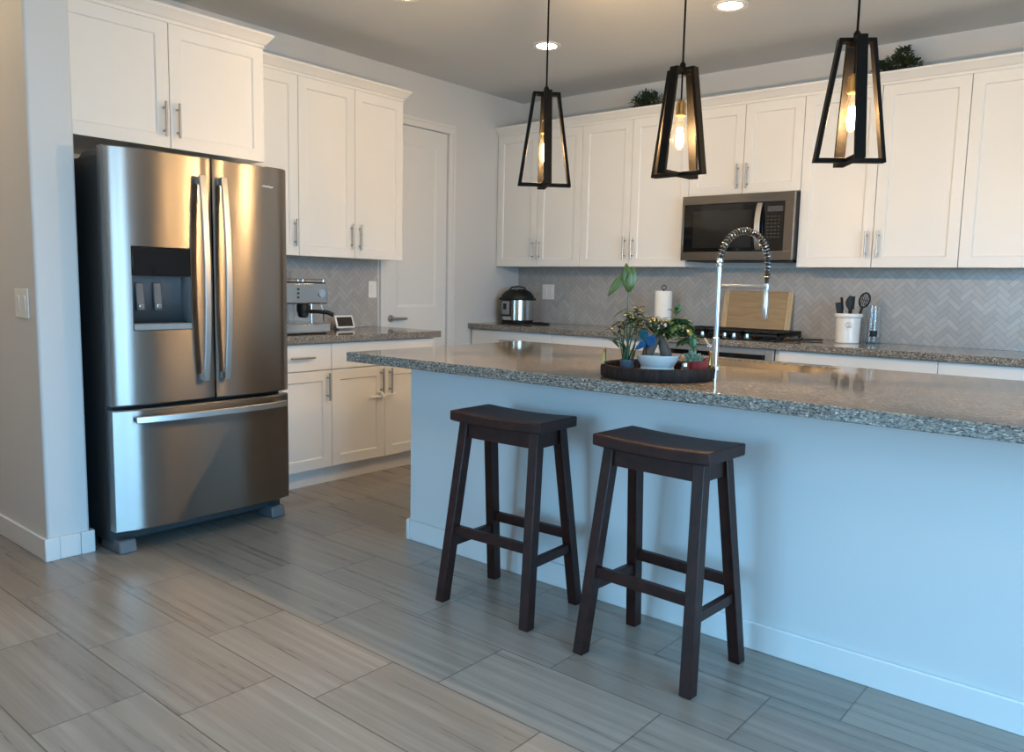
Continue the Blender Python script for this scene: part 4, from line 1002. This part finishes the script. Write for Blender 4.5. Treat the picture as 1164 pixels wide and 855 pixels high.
for lev, (cnt, el, ln) in enumerate(((9, 0.25, 0.040), (8, 0.7, 0.040), (6, 1.2, 0.036))):
    for k_ in range(cnt):
        th = 2 * PI * k_ / cnt + lev * 0.4; d_ = Vector((math.cos(th) * math.cos(el), math.sin(th) * math.cos(el), math.sin(el)))
        p = TP(0.124, -0.06, ZF + 0.050 + lev * 0.006); fl.tube([p, p + d_ * ln * 0.55, p + d_ * ln], 0.006, 8, radii=[0.004, 0.0075, 0.0012])
for k_ in range(5):
    th = 2 * PI * k_ / 5; p = TP(0.150, -0.05, ZF + 0.046); d_ = Vector((math.cos(th) * 0.5, math.sin(th) * 0.5, 0.85)); fl.tube([p, p + d_ * 0.018, p + d_ * 0.036], 0.005, 8, radii=[0.003, 0.006, 0.001])
fl.build('rosette', 'succulent', t)
# small glass shaker
c = TP(0.098, -0.118, ZF); sh = thing('salt_shaker', 'tiny clear glass shaker with pale filling in front of the red pot', 'shaker', c)
mb = MB(); mb.lathe(c, [(0.001, 0), (0.0165, 0.0), (0.0175, 0.004), (0.014, 0.030), (0.010, 0.040), (0.0095, 0.044)], 18, cap=False); mb.build('body', 'glass', sh)
mb = MB(); mb.lathe(c, [(0.001, 0.002), (0.0150, 0.002), (0.0135, 0.020), (0.001, 0.021)], 18, cap=False); mb.build('filling', 'whiteplastic', sh)
mb = MB(); mb.lathe(c, [(0.0105, 0.040), (0.0105, 0.048), (0.006, 0.053), (0.001, 0.0535)], 18, cap=False); mb.build('cap', 'chrome', sh)

# ------------------------------------------------------------------ things on the back counter
# pressure cooker
c = Vector((0.215, -0.275, CT)); t = thing('pressure_cooker', 'round steel and black electric pressure cooker in the corner of the back counter', 'pressure cooker', c)
mb = MB(); mb.lathe(c, [(0.115, 0.0), (0.128, 0.004), (0.132, 0.024), (0.132, 0.030)], 36); mb.build('base', 'blackplastic', t)
mb = MB(); mb.lathe(c, [(0.130, 0.028), (0.130, 0.200)], 40); mb.build('body', mat('cooker_steel', (0.55, 0.54, 0.52), 0.22, 1.0, aniso=0.7), t)
mb = MB(); mb.lathe(c, [(0.137, 0.196), (0.140, 0.205), (0.139, 0.222), (0.130, 0.240), (0.110, 0.262), (0.080, 0.280), (0.04, 0.288), (0.001, 0.289)], 40); mb.build('lid', 'blackplastic', t)
hd = MB(); dl_ = Vector((0.78, 0.62, 0))
hd.bar([c + dl_ * s + Vector((0, 0, z)) for s, z in ((-0.07, 0.275), (-0.055, 0.300), (0, 0.310), (0.055, 0.300), (0.07, 0.275))], 0.035, 0.014, Vector((0, 0, 1)).cross(dl_)); hd.build('lid_handle', 'blackplastic', t, bevel=0.004)
mb = MB(); mb.lathe(c + Vector((0.03, -0.05, 0.28)), [(0.016, 0), (0.016, 0.012), (0.010, 0.022), (0.001, 0.023)], 16); mb.build('steam_valve', 'greyplastic', t)
for s in (-1, 1):
    mb = MB(); p = c + dl_ * s * 0.136 + Vector((0, 0, 0.195)); sd2 = Vector((0, 0, 1)).cross(dl_)
    mb.hexa([p - sd2 * 0.035 + dl_ * s * -0.01, p + sd2 * 0.035 + dl_ * s * -0.01, p + sd2 * 0.028 + dl_ * s * 0.02, p - sd2 * 0.028 + dl_ * s * 0.02] + [q + Vector((0, 0, 0.018)) for q in (p - sd2 * 0.035 + dl_ * s * -0.01, p + sd2 * 0.035 + dl_ * s * -0.01, p + sd2 * 0.028 + dl_ * s * 0.02, p - sd2 * 0.028 + dl_ * s * 0.02)])
    mb.build('side_handle', 'blackplastic', t, bevel=0.004)
def cyl_patch(mb, c, r, a0, a1, z0, z1, th, n=8):
    rings = []
    for k_ in range(n + 1):
        a = a0 + (a1 - a0) * k_ / n; ca, sa = math.cos(a), math.sin(a)
        rings.append([(c.x + r * ca, c.y + r * sa, c.z + z0), (c.x + (r + th) * ca, c.y + (r + th) * sa, c.z + z0), (c.x + (r + th) * ca, c.y + (r + th) * sa, c.z + z1), (c.x + r * ca, c.y + r * sa, c.z + z1)])
    return mb.loft(rings)
fa_ = math.radians(-100)
mb = MB(); cyl_patch(mb, c, 0.129, fa_ - 0.45, fa_ + 0.45, 0.060, 0.196, 0.010); cpn = mb.build('control_panel', 'blackplastic', t, bevel=0.004)
mb = MB(); cyl_patch(mb, c, 0.137, fa_ - 0.38, fa_ + 0.36, 0.076, 0.186, 0.0035); mb.build('control_face', 'midgrey', cpn, bevel=0.001)
mb = MB(); cyl_patch(mb, c, 0.139, fa_ - 0.16, fa_ + 0.14, 0.118, 0.166, 0.0025); mb.build('display', 'blackglass', cpn)
# cord lying beside it
cd = MB(); pts = []
for k_ in range(30):
    a = k_ / 29 * 2 * PI; pts.append((0.43 + 0.085 * math.cos(a + PI), -0.23 + 0.045 * math.sin(a + PI), CT + 0.007))
cd.tube(pts, 0.006, 8); cd.tube([(0.345, -0.23, CT + 0.0065), (0.345, -0.18, CT + 0.0065), (0.36, -0.12, CT + 0.0065)], 0.006, 8)
tag(cd.build('power_cord', 'blackplastic'), 'black power cord looped on the back counter beside the pressure cooker', 'cord')
# paper towel holder and roll
c = Vector((1.588, -0.25, CT)); t = thing('paper_towel_holder', 'black upright paper towel stand with a looped top on the back counter', 'paper towel holder', c)
mb = MB(); mb.lathe(c, [(0.001, 0), (0.070, 0.0), (0.070, 0.006), (0.060, 0.009), (0.001, 0.009)], 28); mb.build('base', 'blackmetal', t)
mb = MB(); mb.cyl(c + Vector((0, 0, 0.008)), c + Vector((0, 0, 0.312)), 0.004, 8); mb.build('rod', 'blackmetal', t)
mb = MB(); pts = [c + Vector((0.016 * math.cos(a) * 0.77, 0.016 * math.sin(a * 0 + 0) + 0.016 * math.cos(a) * 0.64, 0.326 + 0.016 * math.sin(a))) for a in [k_ / 18 * 2 * PI for k_ in range(19)]]; mb.tube(pts, 0.003, 7); mb.build('loop', 'blackmetal', t)
mb = MB(); mb.lathe(c, [(0.019, 0.011), (0.061, 0.011), (0.063, 0.014), (0.063, 0.298), (0.061, 0.301), (0.019, 0.301)], 32, cap=False); mb.lathe(c, [(0.019, 0.011), (0.019, 0.301)], 24, cap=False)
tag(mb.build('paper_towel_roll', 'paper'), 'white paper towel roll on its stand behind the plants', 'paper towels')
# cutting board leaning on the tiles
tl = 0.055
CBT = lambda u, v, z: (u, -(0.012 + v + (0.052 - (z - CT) * 0.16) ), z)
bd = thing('cutting_board', 'large light wood cutting board leaning on the backsplash behind the cooktop', 'cutting board', (2.215, -0.06, CT))
mb = MB(CBT); mb.box((2.005, 0.0, CT + 0.001), (2.430, 0.018, 1.228)); mb.build('panel', 'boardwood', bd, bevel=0.004)
for (a, b) in ((1.965, 2.0045), (2.4305, 2.470)):
    mb = MB(CBT); mb.box((a, 0.0, CT + 0.001), (b, 0.018, 1.226)); mb.build('edge_strip', 'boardedge', bd, bevel=0.004)
# black spatula lying right of the cooktop
sp = thing('spatula', 'slim black spatula lying on the counter between the cooktop and the crock', 'utensil', (2.68, -0.26, CT))
mb = MB(); mb.bar([(2.625, -0.34, CT + 0.007), (2.70, -0.26, CT + 0.008), (2.745, -0.21, CT + 0.008)], 0.016, 0.010, (0.7, -0.66, 0)); mb.build('handle', 'blackplastic', sp, bevel=0.003)
mb = MB(); mb.bar([(2.61, -0.43, CT + 0.004), (2.618, -0.385, CT + 0.004), (2.628, -0.337, CT + 0.006)], 0.040, 0.004, (1, 0, 0)); mb.build('blade', 'blackplastic', sp, bevel=0.001)
# utensil crock
c = Vector((2.902, -0.225, CT)); t = thing('utensil_crock', 'white stoneware crock with a stamped emblem holding black utensils', 'crock', c)
mb = MB(); mb.lathe(c, [(0.001, 0), (0.068, 0), (0.072, 0.004), (0.073, 0.010), (0.0715, 0.014), (0.0735, 0.100), (0.0755, 0.150), (0.0755, 0.158), (0.084, 0.166), (0.086, 0.176), (0.084, 0.186), (0.078, 0.188), (0.074, 0.183), (0.069, 0.150), (0.066, 0.014), (0.001, 0.012)], 40, cap=False); ckp = mb.build('body', 'ceramic', t)
em = MB(); ea = math.atan2(-0.86, 0.30)                      # emblem faces the room
def on_crock(u, z, r=0.0741): a = ea + u / r; return (c.x + r * math.cos(a), c.y + r * math.sin(a), c.z + z)
em.tube([on_crock(0.017 * math.cos(k_ / 20 * 2 * PI), 0.118 + 0.017 * math.sin(k_ / 20 * 2 * PI)) for k_ in range(21)], 0.0011, 5)
S_ = [(0.007, 0.127), (0.002, 0.130), (-0.004, 0.129), (-0.006, 0.124), (-0.002, 0.120), (0.004, 0.117), (0.006, 0.112), (0.002, 0.107), (-0.004, 0.107), (-0.008, 0.110)]
em.tube([on_crock(u, z) for u, z in S_], 0.0013, 5)
em.tube([on_crock(u, z) for u, z in ((0.008, 0.104), (0.016, 0.102), (0.020, 0.105))], 0.0012, 5)
em.build('emblem', mat('emblem_ink', (0.10, 0.075, 0.06), 0.5), ckp)
def utensil(name, label, base, tipp, shaft_r, head):
    ob = thing(name, label, 'utensil', base, 0, 'kitchen utensils in the crock'); base = Vector(base); tipp = Vector(tipp)
    mb = MB(); mb.cyl(base, base + (tipp - base) * 0.72, shaft_r, 8); mb.build('handle', 'blackplastic', ob)
    d_ = (tipp - base).normalized(); p = base + (tipp - base) * 0.70; L_ = (tipp - base).length * 0.30
    s = Vector((0.87, 0.49, 0)); s = (s - d_ * s.dot(d_)).normalized(); n_ = d_.cross(s)
    mb = MB()
    if head == 'flat':
        mb.bar([p, p + d_ * L_ * 0.25, p + d_ * L_], 0.032, 0.008, s); nm = 'blade'
    elif head == 'spoon':
        rings = []
        for k_ in range(9):
            tt = k_ / 8; w_ = max(0.003, 0.026 * math.sin(PI * (0.12 + 0.84 * tt))); q = p + d_ * L_ * tt
            rings.append([tuple(q + s * w_ * math.cos(2 * PI * i / 10) + n_ * 0.005 * math.sin(2 * PI * i / 10)) for i in range(10)])
        mb.loft(rings); nm = 'bowl'
    elif head == 'slotted':
        pts = [p + d_ * L_ * 0.5 * (1 - math.cos(2 * PI * k_ / 20)) + s * 0.030 * math.sin(2 * PI * k_ / 20) for k_ in range(21)]
        mb.tube(pts, 0.0060, 7)
        for q in (-0.016, -0.0055, 0.0055, 0.016): mb.bar([p + d_ * L_ * 0.12 + s * q, p + d_ * L_ * 0.90 + s * q], 0.0055, 0.004, s)
        mb.bar([p + d_ * L_ * 0.5 - s * 0.024, p + d_ * L_ * 0.5 + s * 0.024], 0.004, 0.004, d_); nm = 'slotted_head'
    else:
        mb.cyl(p, p + d_ * L_, shaft_r * 1.5, 10); nm = 'grip'
    mb.build(nm, 'blackplastic', ob, bevel=0.001)
    return ob
CR = RT; zr = CT + 0.02
def U(a, b, z): return (c + RT * a + VW * b + Vector((0, 0, z)))
utensil('turner', 'broad-handled black turner leaning left in the crock', U(-0.022, 0, 0.022), U(-0.070, 0.0, 0.255), 0.008, 'flat')
utensil('whisk_handle', 'thin black utensil handle just right of the turner in the crock', U(-0.012, 0.028, 0.022), U(-0.042, 0.034, 0.288), 0.0055, 'grip')
utensil('spoon', 'black serving spoon upright at the middle of the crock', U(0.000, -0.022, 0.022), U(-0.002, -0.012, 0.300), 0.007, 'spoon')
utensil('spatula', 'black spatula right of the serving spoon in the crock', U(0.014, 0.030, 0.022), U(0.026, 0.042, 0.296), 0.007, 'flat')
utensil('slotted_spoon', 'black slotted spoon leaning right out of the crock', U(0.024, -0.012, 0.022), U(0.100, -0.004, 0.318), 0.008, 'slotted')
# clear glass bottle
c = Vector((3.020, -0.115, CT)); t = thing('glass_bottle', 'clear glass bottle with a small black label right of the crock', 'bottle', c)
mb = MB(); mb.lathe(c, [(0.001, 0.0), (0.047, 0.0), (0.049, 0.006), (0.047, 0.14), (0.043, 0.18), (0.041, 0.236), (0.042, 0.243), (0.039, 0.243), (0.040, 0.18), (0.044, 0.14), (0.045, 0.010), (0.001, 0.009)], 30, cap=False); gb = mb.build('body', 'glass', t)
mb = MB(); cyl_patch(mb, c, 0.0485, math.radians(-92), math.radians(-38), 0.045, 0.083, 0.0006); mb.build('label', 'blackplastic', gb)
# plates on the walls
def wall_plate(name, label, tf, u0, u1, z0, z1, v, rockers):
    ob = thing(name, label, 'wall plate', tf((u0 + u1) / 2, v, z0))
    mb = MB(tf); mb.box((u0, v, z0), (u1, v + 0.006, z1)); mb.build('plate', 'whiteplastic', ob, bevel=0.002)
    n_ = rockers; w_ = (u1 - u0) / n_
    for k_ in range(n_):
        a = u0 + w_ * (k_ + 0.5); mb = MB(tf); mz = (z0 + z1) / 2
        mb.hexa([(a - 0.016, v + 0.004, mz - 0.033), (a + 0.016, v + 0.004, mz - 0.033), (a + 0.016, v + 0.007, mz - 0.033), (a - 0.016, v + 0.007, mz - 0.033), (a - 0.016, v + 0.004, mz + 0.033), (a + 0.016, v + 0.004, mz + 0.033), (a + 0.016, v + 0.010, mz + 0.033), (a - 0.016, v + 0.010, mz + 0.033)])
        mb.build('rocker', 'whiteplastic', ob, bevel=0.001)
    return ob
wall_plate('outlet', 'white double wall plate on the back tiles right of the pressure cooker', BW, 0.275, 0.398, 1.118, 1.245, 0.0085, 2)
wall_plate('light_switch', 'white switch plate on the tiles beside the pantry door', LW, -1.722, -1.648, 1.122, 1.242, 0.0085, 1)
wall_plate('light_switch', 'pale switch plate on the wall left of the refrigerator', lambda u, v, z: (u, SY0 - v, z), 0.606, 0.752, 1.052, 1.178, 0.0005, 2)

# ------------------------------------------------------------------ things on the left counter
t = thing('espresso_machine', 'stainless steel espresso machine with black portafilter beside the refrigerator', 'coffee machine', (0.28, -2.57, CT))
EY0, EY1 = -2.745, -2.405
MB().box((0.12, EY0, CT + 0.004), (0.27, EY1, 1.215)).build('back_column', 'polish', t, bevel=0.008)
MB().box((0.14, EY0, 1.095), (0.445, EY1, 1.222)).build('head', 'polish', t, bevel=0.010, seg=3)
MB().box((0.14, EY0, CT + 0.004), (0.470, EY1, CT + 0.062)).build('drip_tray', 'polish', t, bevel=0.006)
mb = MB(); mb.box((0.15, EY0 + 0.01, 1.222), (0.43, EY1 - 0.01, 1.229)); mb.build('cup_shelf', 'blackplastic', t, bevel=0.002)
mb = MB()
for (a, b) in (((0.16, EY0 + 0.02), (0.42, EY0 + 0.02)), ((0.42, EY0 + 0.02), (0.42, EY1 - 0.02)), ((0.42, EY1 - 0.02), (0.16, EY1 - 0.02))): mb.cyl((*a, 1.246), (*b, 1.246), 0.003, 8)
for a in ((0.42, EY0 + 0.02), (0.42, EY1 - 0.02), (0.16, EY1 - 0.02), (0.42, -2.575)): mb.cyl((*a, 1.228), (*a, 1.246), 0.003, 8)
mb.build('cup_rail', 'chrome', t)
mb = MB(); mb.lathe((0.24, -2.60, 1.229), [(0.05, 0.0), (0.062, 0.055), (0.062, 0.062), (0.03, 0.066), (0.001, 0.066)], 20, cap=False); mb.build('bean_hopper', 'glass', t)
mb = MB(); mb.lathe((0.40, -2.56, 1.040), [(0.036, 0.0), (0.040, 0.01), (0.040, 0.040), (0.034, 0.056)], 20); mb.build('group_head', 'blackplastic', t)
mb = MB(); mb.tube([(0.42, -2.545, 1.048), (0.47, -2.50, 1.05), (0.505, -2.455, 1.045), (0.522, -2.425, 1.030)], 0.013, 12, radii=[0.010, 0.012, 0.014, 0.013]); mb.lathe((0.40, -2.56, 1.012), [(0.022, 0), (0.033, 0.010), (0.033, 0.030)], 18); mb.build('portafilter', 'blackplastic', t)
mb = MB(); mb.tube([(0.41, -2.435, 1.098), (0.425, -2.432, 1.06), (0.425, -2.425, 1.02), (0.432, -2.43, 0.985)], 0.004, 8); mb.build('steam_wand', 'chrome', t)
mb = MB(); mb.cyl((0.40, -2.50, 1.098), (0.40, -2.50, CT + 0.064), 0.011, 12); mb.build('water_spout', 'chrome', t)
mb = MB(); mb.cyl((0.444, -2.455, 1.160), (0.453, -2.455, 1.160), 0.024, 22); mb.build('pressure_dial', 'chrome', t)
for z in (1.185, 1.160, 1.135):
    mb = MB(); mb.cyl((0.444, -2.625, z), (0.449, -2.625, z), 0.006, 12); mb.build('button', 'blackplastic', t)
mb = MB(); mb.box((0.15, EY0 + 0.02, CT), (0.45, EY1 - 0.02, CT + 0.005)); mb.build('foot', 'blackplastic', t)
# smart display
t = thing('smart_display', 'small white tablet-style display with dark screen on the left counter', 'display', (0.20, -2.085, CT))
sf = lambda u, v, z: (0.215 - 0.36 * z + v + 0.0, -2.085 + u, CT + z)
mb = MB(sf); mb.box((-0.076, -0.006, 0.010), (0.076, 0.006, 0.094)); sc_ = mb.build('bezel', 'whiteplastic', t, bevel=0.004)
mb = MB(sf); mb.box((-0.063, 0.0055, 0.022), (0.063, 0.0068, 0.083)); mb.build('screen', 'blackglass', sc_)
mb = MB(); mb.hexa([(0.13, -2.13, CT), (0.13, -2.04, CT), (0.21, -2.03, CT), (0.21, -2.14, CT), (0.16, -2.12, CT + 0.06), (0.16, -2.05, CT + 0.06), (0.19, -2.05, CT + 0.06), (0.19, -2.12, CT + 0.06)]); mb.build('foot', 'midgrey', t, bevel=0.004)
# child lock round the two handles of the left base cabinet
LK = thing('cabinet_lock', 'white plastic child lock looped round two cabinet handles', 'child lock', (0.655, -2.095, 0.515))
mb = MB(LW); zl = 0.520
mb.tube([(-2.23, 0.664, zl - 0.008), (-2.16, 0.664, zl - 0.004), (-2.045, 0.664, zl + 0.002), (-2.035, 0.655, zl + 0.002), (-2.035, 0.643, zl + 0.002), (-2.045, 0.636, zl + 0.002), (-2.16, 0.636, zl - 0.004), (-2.23, 0.636, zl - 0.008)], 0.0045, 8); mb.build('strap', 'whiteplastic', LK)
mb = MB(LW); mb.hexa([(-2.155, 0.630, zl - 0.016), (-2.125, 0.630, zl - 0.016), (-2.125, 0.672, zl - 0.016), (-2.155, 0.672, zl - 0.016), (-2.175, 0.630, zl + 0.022), (-2.148, 0.630, zl + 0.022), (-2.148, 0.672, zl + 0.022), (-2.175, 0.672, zl + 0.022)]); mb.build('clasp', 'whiteplastic', LK, bevel=0.004)

# ------------------------------------------------------------------ greenery on top of the wall cabinets
def bush(label, cx_, cy_, blobs, m, n_, l0, l1, w0, w1):
    ZB = ZT - 0.012; t = thing('potted_plant', label, 'plant', (cx_, cy_, ZB)); rn = random.Random(int(cx_ * 100))
    mb = MB(); mb.lathe((cx_, cy_, ZB), [(0.001, 0), (0.05, 0), (0.062, 0.07), (0.066, 0.072), (0.066, 0.085), (0.058, 0.085), (0.055, 0.07), (0.001, 0.066)], 24, cap=False); mb.build('pot', 'ceramic', t)
    fm = MB()
    for (bx_, by_, bz_, r_, k0) in blobs:
        for k_ in range(int(n_ * k0)):
            th = rn.uniform(0, 2 * PI); ph = math.asin(rn.uniform(-0.55, 1)); q = r_ * rn.uniform(0.35, 0.95)
            d_ = Vector((math.cos(th) * math.cos(ph), math.sin(th) * math.cos(ph), math.sin(ph)))
            p = Vector((cx_ + bx_, cy_ + by_, ZT + bz_)) + d_ * q
            fm.leaf(p, d_ + Vector((rn.uniform(-.5, .5), rn.uniform(-.5, .5), rn.uniform(-.3, .5))), rn.uniform(l0, l1), rn.uniform(w0, w1), 0.25, seg=3)
        for k_ in range(int(14 * k0)):
            th = rn.uniform(0, 2 * PI); d_ = Vector((math.cos(th) * 0.7, math.sin(th) * 0.7, rn.uniform(0.1, 0.9)))
            fm.tube([(cx_ + bx_ * 0.3, cy_ + by_ * 0.3, ZT + 0.065), Vector((cx_ + bx_, cy_ + by_, ZT + bz_)) + d_ * r_ * 0.8], 0.0015, 5)
    fm.build('foliage', m, t, solid=0.0006)
    return t
bush('dark green bushy plant on the cabinets above the paper towels, left of the middle pendant', 1.335, -0.170, [(-0.055, 0, 0.11, 0.085, 0.8), (0.055, 0, 0.12, 0.085, 0.8), (0.0, 0.0, 0.14, 0.085, 1.0)], 'leafdark', 420, 0.016, 0.030, 0.007, 0.012)
bush('olive green plant on the cabinets behind the rightmost pendant', 3.065, -0.170, [(-0.075, 0, 0.11, 0.062, 0.8), (0.005, 0, 0.13, 0.075, 1.0), (0.035, 0.0, 0.19, 0.048, 0.5), (0.075, 0, 0.11, 0.062, 0.7)], 'leafdark', 340, 0.018, 0.034, 0.009, 0.015)
